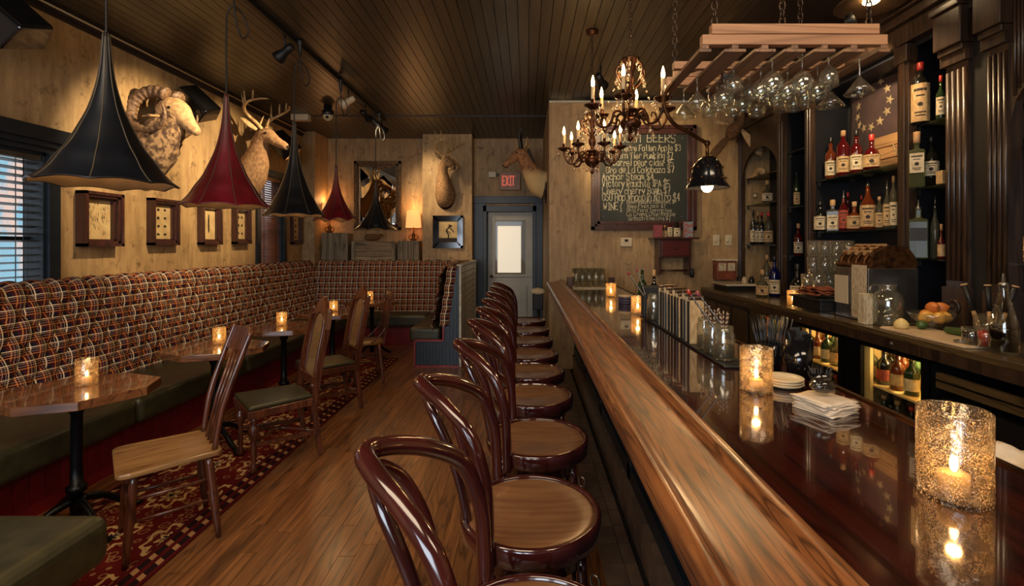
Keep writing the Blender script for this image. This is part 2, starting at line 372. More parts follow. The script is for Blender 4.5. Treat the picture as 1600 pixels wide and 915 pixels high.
def plaid():
    s = SH('plaid_upholstery'); uv = s.n('TexCoord').outputs['UV']; sp = s.n('SeparateXYZ', Vector=uv)
    def ln(ax, per, off, w): 
        t = s.m('FRACT', s.m('ADD', s.m('MULTIPLY', sp.outputs[ax], 1/per), off)); return s.m('LESS_THAN', t, w)
    P = .088
    bu = ln(0, P, 0, .5); bv = ln(1, P, 0, .5)
    c = s.mix(s.m('MULTIPLY', bu, .6), lin((15, 18, 32)), lin((84, 22, 24))); c = s.mix(s.m('MULTIPLY', bv, .5), c, lin((60, 16, 20)))
    for ax in (0, 1):
        c = s.mix(s.m('MULTIPLY', ln(ax, P, .30, .065), .95), c, lin((222, 198, 164)))
        c = s.mix(s.m('MULTIPLY', ln(ax, P, .42, .03), .7), c, lin((190, 160, 130)))
        c = s.mix(s.m('MULTIPLY', ln(ax, P, .80, .06), .85), c, lin((206, 128, 66)))
        c = s.mix(s.m('MULTIPLY', ln(ax, P, .60, .035), .6), c, lin((190, 160, 130)))
    wv = s.noise(uv, 900, 2)
    s.pbr(c, .85, 0, wv, .3, .001, 0, .2); return s.mat
m_plaid = plaid()
def rugmat():
    s = SH('persian_rug_pile'); co = s.n('TexCoord').outputs['Object']; sp = s.n('SeparateXYZ', Vector=co); x, y = sp.outputs[0], sp.outputs[1]
    ax = s.m('ABSOLUTE', x)
    wob = s.noise(s.coord('Object', (16, 16, 16)), 1, 4, .6)
    # medallions on a diamond lattice
    u = s.m('MULTIPLY', ax, 1/.30); v = s.m('MULTIPLY', y, 1/.42)
    fu = s.m('SUBTRACT', s.m('FRACT', s.m('ADD', u, .5)), .5); fv = s.m('SUBTRACT', s.m('FRACT', v), .5)
    r = s.m('SQRT', s.m('ADD', s.m('MULTIPLY', fu, fu), s.m('MULTIPLY', fv, fv))); th = s.m('ARCTAN2', fv, fu)
    pet = s.m('ADD', r, s.m('MULTIPLY', s.m('SINE', s.m('MULTIPLY', th, 8)), .045)); pet = s.m('ADD', pet, s.m('MULTIPLY', s.m('SUBTRACT', wob, .5), .22))
    ring = s.m('LESS_THAN', s.m('ABSOLUTE', s.m('SUBTRACT', pet, .30)), .035); core = s.m('LESS_THAN', pet, .13)
    vo = s.n('TexVoronoi', Vector=co, Scale=19); vine = s.m('LESS_THAN', s.m('ABSOLUTE', s.m('SUBTRACT', vo.outputs[0], .34)), .06)
    c = s.mix(s.m('MULTIPLY', vine, .6), lin((92, 22, 20)), lin((168, 130, 84)))
    c = s.mix(ring, c, lin((196, 160, 108))); c = s.mix(core, c, lin((206, 172, 118)))
    c = s.mix(s.m('LESS_THAN', pet, .07), c, lin((34, 30, 38)))
    inb = s.m('GREATER_THAN', ax, .29)
    bo = s.m('FRACT', s.m('MULTIPLY', s.m('ADD', y, s.m('MULTIPLY', ax, .6)), 9)); bc = s.mix(s.m('LESS_THAN', bo, .35), lin((38, 20, 22)), lin((172, 128, 84)))
    bc = s.mix(s.m('LESS_THAN', s.m('FRACT', s.m('MULTIPLY', ax, 17)), .45), bc, lin((84, 20, 20)))
    c = s.mix(inb, c, bc)
    s.pbr(c, .95, 0, wob, .3, .003, 0, .1); return s.mat
m_rug = rugmat()

# ---------------- the room ----------------
XL, XR, YB, ZT = -3.6, 3.05, 8.27, 3.37
fl = struct(MB().box(XL-.15, -2.3, -.1, XR+.15, YB+.15, -.012), 'floor', m_floorb)
P3 = []
for L in (1.0, 1.3, 1.6):
    P3.append(MB().box(-.0405, 0, -.012, .0405, L-.003, 0).mesh('plank', m_floor))
x = -2.84; k = 0
while x < .34:
    y = .3+R.random()*1.2; 
    while y < 8.2:
        q = R.randrange(3); L = (1.0, 1.3, 1.6)[q]
        o = link('plank', P3[q], fl, (x+.04, y, 0))
        if y+L > 8.25: o.scale.y = (8.25-y)/L
        y += L
    x += .083; k += 1
gb = MB().box(.355, .3, -.012, .62, 6.0, -.006); part(gb, 'tile_bed', m_grout, fl)
tl = MB().box(-.0525, -.073, -.008, .0525, .073, .001).mesh('tile', m_tile)
cb = MB().box(-.03, -.073, -.008, .03, .073, .004).mesh('tile', m_tile)
cr = MB().box(-.006, -.073, 0, .006, .073, .185).mesh('tile', m_tile)
bf = MB()
y = 1.2
while y < 5.95:
    for xx, me in ((.412, tl), (.5, cb)): link('tile', me, fl, (xx if xx > .45 else .415, y, 0))
    y += .152
# ceiling: a slab and narrow boards under it
cl = struct(MB().box(XL-.15, -2.3, ZT+.02, XR+.15, YB+.15, ZT+.12), 'ceiling', m_soffit)
cm1 = MB().box(-.0425, 0, -.018, .0425, 4.79, .02).mesh('plank', m_board); cm2 = MB().box(-.0425, 0, -.018, .0425, 1.46, .02).mesh('plank', m_board)
cm0 = MB().box(-.0425, 0, -.018, .0425, 1.99, .02).mesh('plank', m_board)
x = XL+.045
while x < 1.72:
    link('plank', cm1, cl, (x, 2.0, ZT)); link('plank', cm2, cl, (x, 6.81, ZT))
    link('plank', cm0, cl, (x, 0, ZT)); x += .0905
part(MB().box(XL, 6.79, ZT-.03, 1.72, 6.81, ZT+.02), 'joint_strip', m_soffit, cl)
part(MB().box(1.70, -.5, ZT-.05, XR, 6.0, ZT+.02), 'soffit_panel', m_soffit, cl)
# walls
w = MB()   # left wall with two window openings (y0,y1,z0,z1)
ops = [(2.05, 3.62, .95, 2.22), (6.5, 7.12, 1.0, 2.5)]
ys = [-2.3]+[v for o in ops for v in o[:2]]+[YB+.15]
for i in range(0, len(ys), 2): w.box(XL-.15, ys[i], 0, XL, ys[i+1], ZT+.02)
for a, b, c, d in ops: w.box(XL-.15, a, 0, XL, b, c); w.box(XL-.15, a, d, XL, b, ZT+.02)
struct(w, 'wall_left', m_wall)
struct(MB().box(XL, YB, 0, -.80, YB+.12, ZT+.02).box(.16, YB, 0, XR, YB+.12, ZT+.02).box(-.80, YB, 2.12, .16, YB+.12, ZT+.02), 'wall_back', m_wall)
struct(MB().box(-1.71, 7.94, 0, -.90, YB-.001, ZT), 'wall_chimney', m_wall)
struct(MB().box(.278, 6.0, 0, XR, YB-.001, ZT), 'wall_chalkboard', m_wall)
struct(MB().box(-3.598, 7.75, 0, -3.40, YB-.001, ZT), 'wall_corner', m_wall)
struct(MB().box(XR, -2.3, 0, XR+.15, YB, ZT+.02), 'wall_right', m_wall)
struct(MB().box(XL, -2.3, 0, -2.9, -2.15, ZT).box(.2, -2.3, 0, XR, -2.15, ZT).box(-2.9, -2.3, 0, .2, -2.15, .6).box(-2.9, -2.3, 2.6, .2, -2.15, ZT), 'wall_front', m_wall)
# crown strip and cable run along the left wall
struct(MB().box(XL, 0, ZT-.07, XL+.035, 7.75, ZT-.018).box(XL, 0, ZT-.10, XL+.015, 7.75, ZT-.07), 'trim_1', m_soffit)
one(MB().tube([(XL+.05, .5, ZT-.045), (XL+.05, 3.2, ZT-.045), (XL+.05, 7.7, ZT-.045)], .009, 6), 'cable', m_plastic, 'pale cable run along the top of the plaster wall above the mounted heads', 'cable')
struct(MB().box(.278, 5.975, ZT-.075, 2.62, 5.999, ZT-.05), 'trim_2', m_white)
struct(MB().box(.278, 5.98, ZT-.05, 2.62, 5.999, ZT-.018), 'trim_3', m_gloss)
# exterior beyond the street window
# windows
def window(nm, y0, y1, z0, z1, slatmat, pitch, wslat):
    fr = MB(); t = .085
    for a, b, c, d in ((y0-t, y0, z0-t, z1+t), (y1, y1+t, z0-t, z1+t), (y0, y1, z1, z1+t), (y0, y1, z0-t, z0)): fr.box(XL, a, c, XL+.03, b, d)
    fr.box(XL-.15, y0, z0, XL, y0+.02, z1).box(XL-.15, y1-.02, z0, XL, y1, z1).box(XL-.15, y0, z1-.02, XL, y1, z1).box(XL-.15, y0, z0, XL, y1, z0+.02)
    o = struct(fr, nm, m_navy)
    part(MB().box(XL-.12, y0+.02, z0+.02, XL-.115, y1-.02, z1-.02), 'pane', m_glass, o)
    g = MB(); ym = (y0+y1)/2; zm = (z0+z1)/2
    g.box(XL-.125, ym-.015, z0, XL-.10, ym+.015, z1).box(XL-.125, y0, zm-.015, XL-.10, y1, zm+.015); part(g, 'muntin', m_navy, o)
    hd = MB().box(XL-.07, y0+.025, z1-.06, XL-.01, y1-.025, z1-.02); part(hd, 'blind_rail', slatmat, o)
    tl_ = .006 if pitch > .04 else -.016
    sm = MB().add([(XL-.065, y0+.03, -tl_), (XL-.015, y0+.03, tl_), (XL-.015, y1-.03, tl_), (XL-.065, y1-.03, -tl_), (XL-.065, y0+.03, -tl_-.004), (XL-.015, y0+.03, tl_-.004), (XL-.015, y1-.03, tl_-.004), (XL-.065, y1-.03, -tl_-.004)],
        [(0, 1, 2, 3), (7, 6, 5, 4), (0, 4, 5, 1), (1, 5, 6, 2), (2, 6, 7, 3), (3, 7, 4, 0)]).mesh('slat', slatmat)
    z = z1-.08
    while z > z0+.03: link('slat', sm, o, (0, 0, z)); z -= pitch
    cs = MB()
    for yy in (y0+.15, y1-.15): cs.tube([(XL-.012, yy, z0+.03), (XL-.012, yy, z1-.03)], .003, 5); cs.tube([(XL-.068, yy, z0+.03), (XL-.068, yy, z1-.03)], .003, 5)
    part(cs, 'blind_cord', m_black, o)
    return o
w1 = window('window_1', 2.05, 3.62, .95, 2.22, m_blind, .052, .05)
part(MB().box(XL, 1.9, 2.30, XL+.09, 3.76, 2.40).box(XL, 1.93, 2.26, XL+.06, 3.74, 2.30), 'head_moulding', m_navy, w1)
w2 = window('window_2', 6.5, 7.12, 1.0, 2.5, m_blindw, .032, .03)
t = thing('curtain_rod', 'short dark rod with a finial jutting past the blind-covered window head', 'curtain rod', (XL, 3.74, 2.33))
part(MB().box(0, -.03, -.05, .02, .03, .05), 'wall_plate', m_navy, t)
part(MB().tube([(.02, 0, 0), (.10, 0, 0), (.12, .12, -.01), (.12, .42, -.02)], .013, 8), 'rod', m_navy, t)
part(MB().ell((.12, .44, -.02), (.028, .035, .028)), 'finial', m_gloss, t)
one(MB().lathe([(.055, 0), (.06, .01), (.05, .03), (.0, .034)], 20, M=Matrix.Rotation(PI/2, 4, 'Y')), 'wall_boss', m_capw, 'round pale wooden boss on the plaster wall under the curtain rod', 'boss', (XL, 4.02, 2.23))
# street building seen through the blinds
one(MB().box(-9.2, -4, -.5, -9.0, 12, 5.5), 'street_facade', mt('pale_street_facade', (240, 196, 176), (150, 190, 205), .8, sc=(1, 2.2, .9), lo=.45, hi=.55), 'pale building across the street seen through the slatted blind', 'building')
# door with transom in dark blue casing
d = MB(); Y0 = YB-.03
d.box(-.90, Y0-.03, 0, -.70, YB, 2.36).box(.12, Y0-.03, 0, .272, YB, 2.36).box(-.90, Y0-.04, 2.24, .272, YB, 2.36)
d.box(-.74, Y0-.06, 0, -.68, YB+.10, 2.20).box(.10, Y0-.06, 0, .16, YB+.10, 2.20).box(-.74, Y0-.06, 2.10, .16, YB+.10, 2.20)
door = struct(d, 'door_1', m_navy, bev=.004)
part(MB().box(-.70, YB+.0, 2.13, .12, YB+.02, 2.19), 'transom_board', m_frame, door)
dl = MB().box(-.66, YB+.03, .02, .10, YB+.075, 1.02).box(-.66, YB+.03, 1.02, -.54, YB+.075, 2.10).box(-.02, YB+.03, 1.02, .10, YB+.075, 2.10).box(-.54, YB+.03, 1.95, -.02, YB+.075, 2.10)
lf = part(dl, 'door_leaf', m_door, door, bev=.003)
for xx in (-.58, -.24): part(MB().box(xx, YB+.012, .2, xx+.24, YB+.03, .84), 'panel', m_door, lf, bev=.006)
part(MB().box(-.54, YB+.05, 1.02, -.02, YB+.055, 1.95), 'pane', thin('frosted_pane', (.8, .8, .8, 1), .7, (190, 184, 172)), lf)
struct(MB().box(-.9, YB+.12, -.05, .3, YB+.14, 2.3), 'wall_light_block', m_door)  # added sheet behind the door, stops outside light leaking under it
part(MB().box(-.50, YB+.035, 1.06, -.10, YB+.042, 1.86), 'window_shade', m_windg, lf)
part(MB().box(-.66, YB+.01, .99, .10, YB+.03, 1.03), 'rail_moulding', m_door, lf, bev=.004)
part(MB().ell((-.60, YB-.02, 1.0), (.028, .03, .028)).tube([(-.60, YB, 1.0), (-.60, YB+.03, 1.0)], .012, 8), 'door_knob', m_brass, lf)

# ---------------- banquette ----------------
def back_profile(v):        # distance along the cloth -> (out from wall, height), outward normal
    pts = [(.335, .44), (.30, .60), (.265, .80), (.235, 1.0), (.215, 1.13), (.20, 1.20), (.17, 1.262), (.11, 1.29), (.03, 1.285), (.0, 1.27)]
    return pts
BP = spl(back_profile(0), 10)
BL = [0]
for i in range(1, len(BP)): BL.append(BL[-1]+math.dist(BP[i], BP[i-1]))
def bp(v):
    v = max(0, min(BL[-1]-1e-5, v)); i = max(j for j in range(len(BL)) if BL[j] <= v); i = min(i, len(BP)-2)
    f = (v-BL[i])/(BL[i+1]-BL[i]); a, b = BP[i], BP[i+1]; dx, dz = b[0]-a[0], b[1]-a[1]; L = math.hypot(dx, dz)
    return (a[0]+dx*f, a[1]+dz*f, dz/L, -dx/L)
def tufted(length, a=.155, b=.118, rows=6, dep=.044):
    du = .0155; nu = int(length/du); nv = int(BL[-1]/.0155); mb = MB(); mb.uv = []; vs = []; fs = []
    top = .06+b*rows; lo = .06
    for j in range(nv+1):
        v = BL[-1]*j/nv; ox, oz, nx, nz = bp(v)
        for i in range(nu+1):
            u = length*i/nu; q = (v-lo)/b; p = u/a
            if q < 0 : f = abs(math.sin(PI*p))*.9
            elif q > rows: ph = p+(rows % 2)*.5; f = abs(math.sin(PI*ph))**.6*.9+.05
            else:
                A = p-q/2; B = p+q/2; f = (abs(math.sin(PI*A))*abs(math.sin(PI*B)))**.36
            f += .10*NZ.noise(V((u*9, v*9, length)))
            if v > BL[-1]-.12: f *= max(0, (BL[-1]-v)/.12)**.5
            h = (f-.8)*dep
            vs.append((ox+nx*h, u, oz+nz*h))
            wu = .0025*math.sin(2*PI*p)+.003*NZ.noise(V((u*5, v*5, 3))); wv = .003*NZ.noise(V((u*5, v*5, 7)))
            mb.uv.append((u+wu, v+wv))
    for j in range(nv):
        for i in range(nu):
            k = j*(nu+1)+i; fs.append((k, k+1, k+nu+2, k+nu+1))
    mb.add(vs, fs, True)
    bt = []
    for r in range(rows+1):
        v = lo+b*r; ox, oz, nx, nz = bp(v); c = 0 if r % 2 == 0 else .5
        u = c*a
        while u < length:
            if u > .01: bt.append((ox-nx*.036, u, oz-nz*.036))
            u += a
    # v-end sheets so the roll reads as solid from the side
    return mb, bt
m_btn = mt('upholstery_button', (26, 20, 30), rough=.8)
bq = thing('banquette', 'long booth bench with plaid button-tufted back and olive leather seat around the walls', 'banquette', (0, 0, 0))
def run(L, loc, rz, mir=1):
    mb, bt = tufted(L)
    if mir < 0: mb.v = [(x, -y, z) for x, y, z in mb.v]; mb.f = [tuple(reversed(f)) for f in mb.f]; bt = [(x, -y, z) for x, y, z in bt]
    o = part(mb, 'tufted_back', m_plaid, bq, loc, rz)
    q = MB()
    for c in bt: q.ell(c, (.011, .011, .011), 6, 4)
    b = part(q, 'button', m_btn, o); b['kind'] = 'stuff'
    return o
run(6.72, (XL+.004, 1.0, 0), 0)
run(2.46, (XL+.22, 7.93, 0), -PI/2)
run(1.78, (-.90, 6.14, 0), PI, -1)
# seats
def seat(mb, x0, y0, x1, y1, z0=.30, z1=.485, r=.04):
    mb.box(x0, y0, z0, x1, y1, z1)
sc_ = []
yy = [1.98, 3.32, 4.62, 5.92, 7.25]
for i in range(4): sc_.append((XL+.27, yy[i]+.004, -2.66, yy[i+1]-.004))
sc_ += [(-3.3, 7.26, -1.50, 7.66), (-1.50, 6.15, -1.10, 7.66)]
for s4 in sc_:
    mb = MB(); seat(mb, *s4); o = part(mb, 'seat_cushion', m_leather, bq, bev=.045)
    o.modifiers['bevel'].segments = 4
mb = MB(); mb.box(XL+.005, 1.95, 0, -2.80, 7.40, .30).box(-3.38, 7.40, 0, -.91, 7.93, .30); part(mb, 'bench_base', m_red, bq)
bd = MB().box(-2.80, -.001, .07, -2.793, .085, .30).mesh('base_board', m_red)
y = 2.0
while y < 7.3: link('base_board', bd, bq, (0, y, 0)); y += .09
part(MB().box(-2.803, 1.95, 0, -2.785, 7.4, .07), 'kick_board', m_red, bq)
struct(MB().box(-3.39, 7.95, 1.22, -1.72, 8.265, 1.265), 'trim_4', m_navy)
# booth end at the aisle
e = thing('booth_end_panel', 'dark boarded booth end trimmed in red beside the passage', 'panel', (0, 0, 0))
pts = [(-1.40, 0), (-.858, 0), (-.858, 1.27), (-.93, 1.27), (-1.03, .62), (-1.05, .56), (-1.05, .33), (-1.40, .33)]
part(MB().extr([(x, z) for x, z in pts], 6.10, 6.13), 'end_board', m_navy, e)
sl = MB().box(0, 6.088, .03, .036, 6.10, .305)
slm = sl.mesh('slat', m_navy)
for i in range(9): link('slat', slm, e, (-1.38+i*.040, 0, 0))
s2 = MB().box(0, 6.088, .03, .036, 6.10, 1.24).mesh('slat', m_navy)
for i in range(3): link('slat', s2, e, (-1.005+i*.043+(0), 0, 0)).scale.z = (.52, .62, 1.0)[i]
tr = MB(); P = [(-1.41, 6.09, 0), (-1.41, 6.09, .335), (-1.05, 6.09, .335), (-1.05, 6.09, .56)]
for a, b in zip(P, P[1:]): tr.bar(a, b, .022, .03, up=(0, 1, 0))
tr.bar((-1.03, 6.09, .56), (-.935, 6.09, 1.27), .022, .03, up=(0, 1, 0)).bar((-1.41, 6.09, .011), (-.85, 6.09, .011), .022, .03, up=(0, 1, 0)); part(tr, 'red_trim', m_redtrim, e)
ps = MB(); ps.uv = []
def plaidstrip():
    n = 24; vs = []; fs = []; uvs = []
    for i in range(n+1):
        z = .52+(1.27-.52)*i/n; x = -1.075+(z-.52)*.145
        for k, (dx, dy) in enumerate(((-.03, .03), (-.02, -.02), (.045, -.03), (.085, -.01), (.09, .03))):
            vs.append((x+dx+.006*math.sin(i*1.1), 6.07+dy, z)); uvs.append((k*.035, z))
    for i in range(n):
        for k in range(4): a = i*5+k; fs.append((a, a+1, a+6, a+5))
    ps.add(vs, fs, True); ps.uv = uvs
plaidstrip(); part(ps, 'plaid_edge_roll', m_plaid, e)
sd = thing('booth_side_boarding', 'whitewashed horizontal boards facing the passage on the outside of the booth end', 'boarding', (0, 0, 0))
part(MB().box(-.89, 6.135, 0, -.855, 7.90, 1.26), 'backing_board', m_white, sd)
bm = MB().box(-.855, 6.16, .004, -.835, 7.88, .080).mesh('board', m_white)
for i in range(14): link('board', bm, sd, (0, 0, .06+i*.0855))
part(MB().box(-.89, 6.135, 1.262, -.82, 7.92, 1.29), 'cap_rail', m_white, sd, bev=.004)
part(MB().box(-.855, 6.115, 0, -.83, 6.16, 1.262), 'corner_post', m_white, sd)
part(MB().box(-.872, 7.88, 0, -.83, 7.93, 1.262), 'corner_post', m_white, sd)
# olive bench corner nearest the camera
t = thing('corner_bench', 'olive leather covered bench corner in shadow before the octagonal tables', 'bench', (0, 0, 0))
o = part(MB().box(-2.75, .9, .29, -1.64, 1.92, .485), 'seat_cushion', m_leather, t, bev=.05); o.modifiers['bevel'].segments = 4
part(MB().box(-2.7, .95, 0, -1.72, 1.86, .29), 'bench_base', m_red, t)
# rug
mb = MB().box(-.43, -2.05, 0, .43, 2.55, .009)
one(mb, 'rug', m_rug, 'long red oriental runner with cream medallions under the dining chairs', 'rug', (-2.17, 4.0, .001))

# ---------------- bar stools ----------------
def stool():
    t = thing('bar_stool', '', 'bar stool', (0, 0, 0))
    part(MB().lathe([(0, .742), (.188, .742), (.191, .756), (.180, .758), (.13, .749), (0, .742)], 40), 'seat', m_stseat, t)
    part(MB().lathe([(.150, .655), (.168, .655), (.170, .70), (.196, .702), (.206, .71), (.208, .755), (.204, .763), (.196, .765), (.190, .760), (.188, .70), (.150, .70), (.150, .655)], 44), 'seat_rim', m_bent, t)
    for sx, sy in ((1, 1), (1, -1), (-1, 1), (-1, -1)):
        P = [(sx*.135, sy*.125, .70), (sx*.15, sy*.14, .45), (sx*.19, sy*.18, .12), (sx*.215, sy*.20, 0)]
        if sx < 0: P = [(-.125, sy*.165, .74), (-.145, sy*.165, .45), (-.20, sy*.18, .12), (-.235, sy*.195, 0)]
        part(MB().tube(spl(P, 4), [.0175-.004*abs(.5-i/12) for i in range(13)], 10), 'leg', m_bent, t)
    H = [(-.11, -.185, .70), (-.112, -.188, .84), (-.122, -.185, .94), (-.16, -.168, 1.04), (-.225, -.118, 1.095), (-.29, -.06, 1.125), (-.325, 0, 1.135)]
    H += [(x, -y, z) for x, y, z in H[-2::-1]]
    k = len(spl(H, 6)); part(MB().tube(spl(H, 6), [.0165+.004*math.sin(PI*i/(k-1)) for i in range(k)], 12), 'back_hoop', m_bent, t)
    I = [(-.178, -.055, .745), (-.195, -.068, .85), (-.225, -.078, .96), (-.268, -.066, 1.05), (-.298, -.032, 1.092), (-.306, 0, 1.10)]
    I += [(x, -y, z) for x, y, z in I[-2::-1]]
    part(MB().tube(spl(I, 6), .0145, 10), 'inner_hoop', m_bent, t)
    rg = [(.178*math.cos(a*PI/12), .178*math.sin(a*PI/12), .30) for a in range(24)]
    part(MB().tube(rg, .0125, 8, closed=True), 'foot_ring', m_bent, t)
    for s in (1, -1):
        A = [(.15, s*.10, .47), (.145, s*.06, .60), (.12, 0, .655)] if False else [(s*.02+.125, -.145, .46), (.125, -.09, .60), (.12, 0, .652), (.125, .09, .60), (.145, .145, .46)]
        A = [(s*x, y, z) for x, y, z in A]; part(MB().tube(spl(A, 4), .010, 8), 'brace', m_bent, t)
        A = [(-.15, s*.145, .46), (-.09, s*.13, .60), (0, s*.125, .652), (.09, s*.13, .60), (.15, s*.14, .46)]
        part(MB().tube(spl(A, 4), .010, 8), 'brace', m_bent, t)
    hk = [(.158, -.155, .665), (.168, -.166, .675), (.178, -.175, .665), (.176, -.172, .645), (.168, -.164, .636), (.160, -.157, .645)]
    part(MB().tube(spl(hk, 4, True), .0035, 6, closed=True), 'seat_hook', m_steel, t)
    return t
st = stool()
spots = [(.012, .94, 'cut off by the bottom of the picture, closest to the camera'), (.011, 1.43, 'second along the bar counting from the camera'), (.042, 1.97, 'third along the bar counting from the camera'),
         (.034, 2.52, 'fourth along the bar counting from the camera'), (.028, 3.0, 'fifth along the bar counting from the camera'), (.02, 3.47, 'fourth along the bar counting from the door'),
         (.008, 3.97, 'third along the bar counting from the door'), (.0, 4.46, 'second along the bar counting from the door'), (-.01, 5.0, 'at the end of the bar by the door')]
for i, (x, y, l) in enumerate(spots):
    rz = (R.random()-.5)*.10; lb = 'mahogany bentwood bar stool, '+l
    if i == 0: st.location = (x, y, .001); st['label'] = lb; st['group'] = 'bentwood bar stools along the bar'
    else: dup(st, (x, y, .001), rz, lb)

# ---------------- tables ----------------
def table():
    t = thing('dining_table', '', 'table', (0, 0, 0))
    pts = [(.37*math.cos(a), .31*math.sin(a)) for a in [math.radians(q) for q in (20, 70, 110, 160, 200, 250, 290, 340)]]
    part(MB().prism(pts, .712, .758), 'tabletop', m_table, t, bev=.003)
    part(MB().lathe([(.028, .06), (.028, .20), (.045, .205), (.045, .235), (.030, .24), (.026, .34), (.026, .62), (.036, .64), (.036, .67), (.09, .69), (.11, .712)], 16), 'pedestal', m_iron, t)
    for k in range(4):
        a = PI/4+k*PI/2; c, s = math.cos(a), math.sin(a)
        P = [(.02*c, .02*s, .16), (.12*c, .12*s, .13), (.22*c, .22*s, .05), (.28*c, .28*s, .02)]
        o = part(MB().tube(spl(P, 4), [.022]*4+[.018]*5+[.016]*4, 8).ell((.285*c, .285*s, .014), (.03, .03, .014)), 'foot', m_iron, t)
    return t
tb = table()
TS = [(-2.42, 2.60, .35, 'octagonal glossy wood table by the street window, closest to the corner bench'), (-2.36, 3.66, .3, 'octagonal glossy wood table behind the plain wooden chair'),
      (-2.30, 4.58, .3, 'octagonal glossy wood table beside the first cane-backed chair'), (-2.22, 5.52, .25, 'octagonal glossy wood table beside the second cane-backed chair'),
      (-2.12, 6.62, .1, 'octagonal glossy wood table deepest in the booth corner')]
for i, (x, y, a, l) in enumerate(TS):
    if i == 0: tb.location = (x, y, .012); tb.rotation_euler.z = a; tb['label'] = l; tb['group'] = 'octagonal tables along the banquette'
    else: dup(tb, (x, y, .012), a, l)

# ---------------- chairs; local facing +X, rear at -X ----------------
def legs(t, mat, f, b, zt, turned=False, spx=.03, spy=.03):
    for sx, sy in ((1, 1), (1, -1), (-1, 1), (-1, -1)):
        x = f if sx > 0 else -b
        if turned and sx > 0:
            p = [(.0, 0), (.013, 0), (.022, .02), (.022, .05), (.012, .07), (.017, .09), (.020, .19), (.012, .21), (.026, .24), (.036, .275), (.030, .31), (.014, .33), (.020, .345), (.020, zt)]
            part(MB().lathe(p, 14, (x, sy*.19, 0)), 'leg', mat, t)
        elif turned: part(MB().bar((x-.05, sy*.17, 0), (x, sy*.175, zt), .032, .032, .038, .038, up=(1, 0, 0)), 'leg', mat, t, bev=.003)
        else:
            q = MB(); a = V((x+sx*spx, sy*(.17+spy), 0)); c = V((x-sx*.01, sy*.16, zt)); P = [a.lerp(c, i/8) for i in range(9)]
            q.tube(P, [.012, .016, .018, .019, .024, .019, .020, .019, .016], 10); part(q, 'leg', mat, t)
def chair_plain():
    t = thing('dining_chair', 'plain wooden side chair with worn plank seat and open back beside the first table', 'chair', (0, 0, 0))
    o = part(MB().prism([(.235, -.19), (.22, -.215), (.18, -.225), (-.18, -.20), (-.20, -.18), (-.20, .18), (-.18, .20), (.18, .225), (.22, .215), (.235, .19)], .425, .452), 'seat', m_seatw, t, bev=.008)
    legs(t, m_chair, .17, .15, .43)
    for sy in (1, -1):
        P = [(-.165, sy*.165, .44), (-.20, sy*.18, .66), (-.27, sy*.19, .88), (-.335, sy*.195, 1.06)]
        part(MB().tube(spl(P, 4), [.014]*3+[.015]*7+[.014]*3, 10), 'back_post', m_chair, t)
    part(MB().add([(-.285, -.185, .92), (-.305, 0, .92), (-.285, .185, .92), (-.33, -.19, 1.04), (-.355, 0, 1.05), (-.33, .19, 1.04), (-.30, -.185, .92), (-.32, 0, .92), (-.30, .185, .92), (-.345, -.19, 1.04), (-.37, 0, 1.05), (-.345, .19, 1.04)],
        [(0, 1, 4, 3), (1, 2, 5, 4), (7, 6, 9, 10), (8, 7, 10, 11), (3, 4, 10, 9), (4, 5, 11, 10), (1, 0, 6, 7), (2, 1, 7, 8)]), 'top_rail', m_chair, t)
    for sy in (-.07, 0, .07): part(MB().tube([(-.165, sy*.9, .45), (-.22, sy, .68), (-.30, sy, .93)], .009, 8), 'spindle', m_chair, t)
    for z, a in ((.30, .165), (.20, .18)):
        for sy in (1, -1): part(MB().tube([(.18, sy*a, z), (-.165, sy*a, z)], .009, 8), 'stretcher', m_chair, t)
    part(MB().tube([(.185, -.18, .26), (.185, .18, .26)], .009, 8), 'stretcher', m_chair, t)
    return t
def cane_tex():
    s = SH('cane_weave'); uv = s.n('TexCoord').outputs['Object']; sp = s.n('SeparateXYZ', Vector=uv)
    k = 1/.011; a = s.m('FRACT', s.m('MULTIPLY', sp.outputs[1], k)); b = s.m('FRACT', s.m('MULTIPLY', sp.outputs[2], k))
    hole = s.m('MULTIPLY', s.m('GREATER_THAN', a, .38), s.m('GREATER_THAN', b, .38))
    p = s.n('BsdfPrincipled'); p.inputs['Base Color'].default_value = lin((150, 118, 76)); p.inputs['Roughness'].default_value = .6
    tr = s.n('BsdfTransparent'); mm = s.n('MixShader', _0=hole); s.t.links.new(p.outputs[0], mm.inputs[1]); s.t.links.new(tr.outputs[0], mm.inputs[2]); s.t.links.new(mm.outputs[0], s.out.inputs[0]); return s.mat
m_weave = cane_tex()
def bx_(z): return -.20-.0+(-(z-.45))*.17-.05*max(0, z-.8)
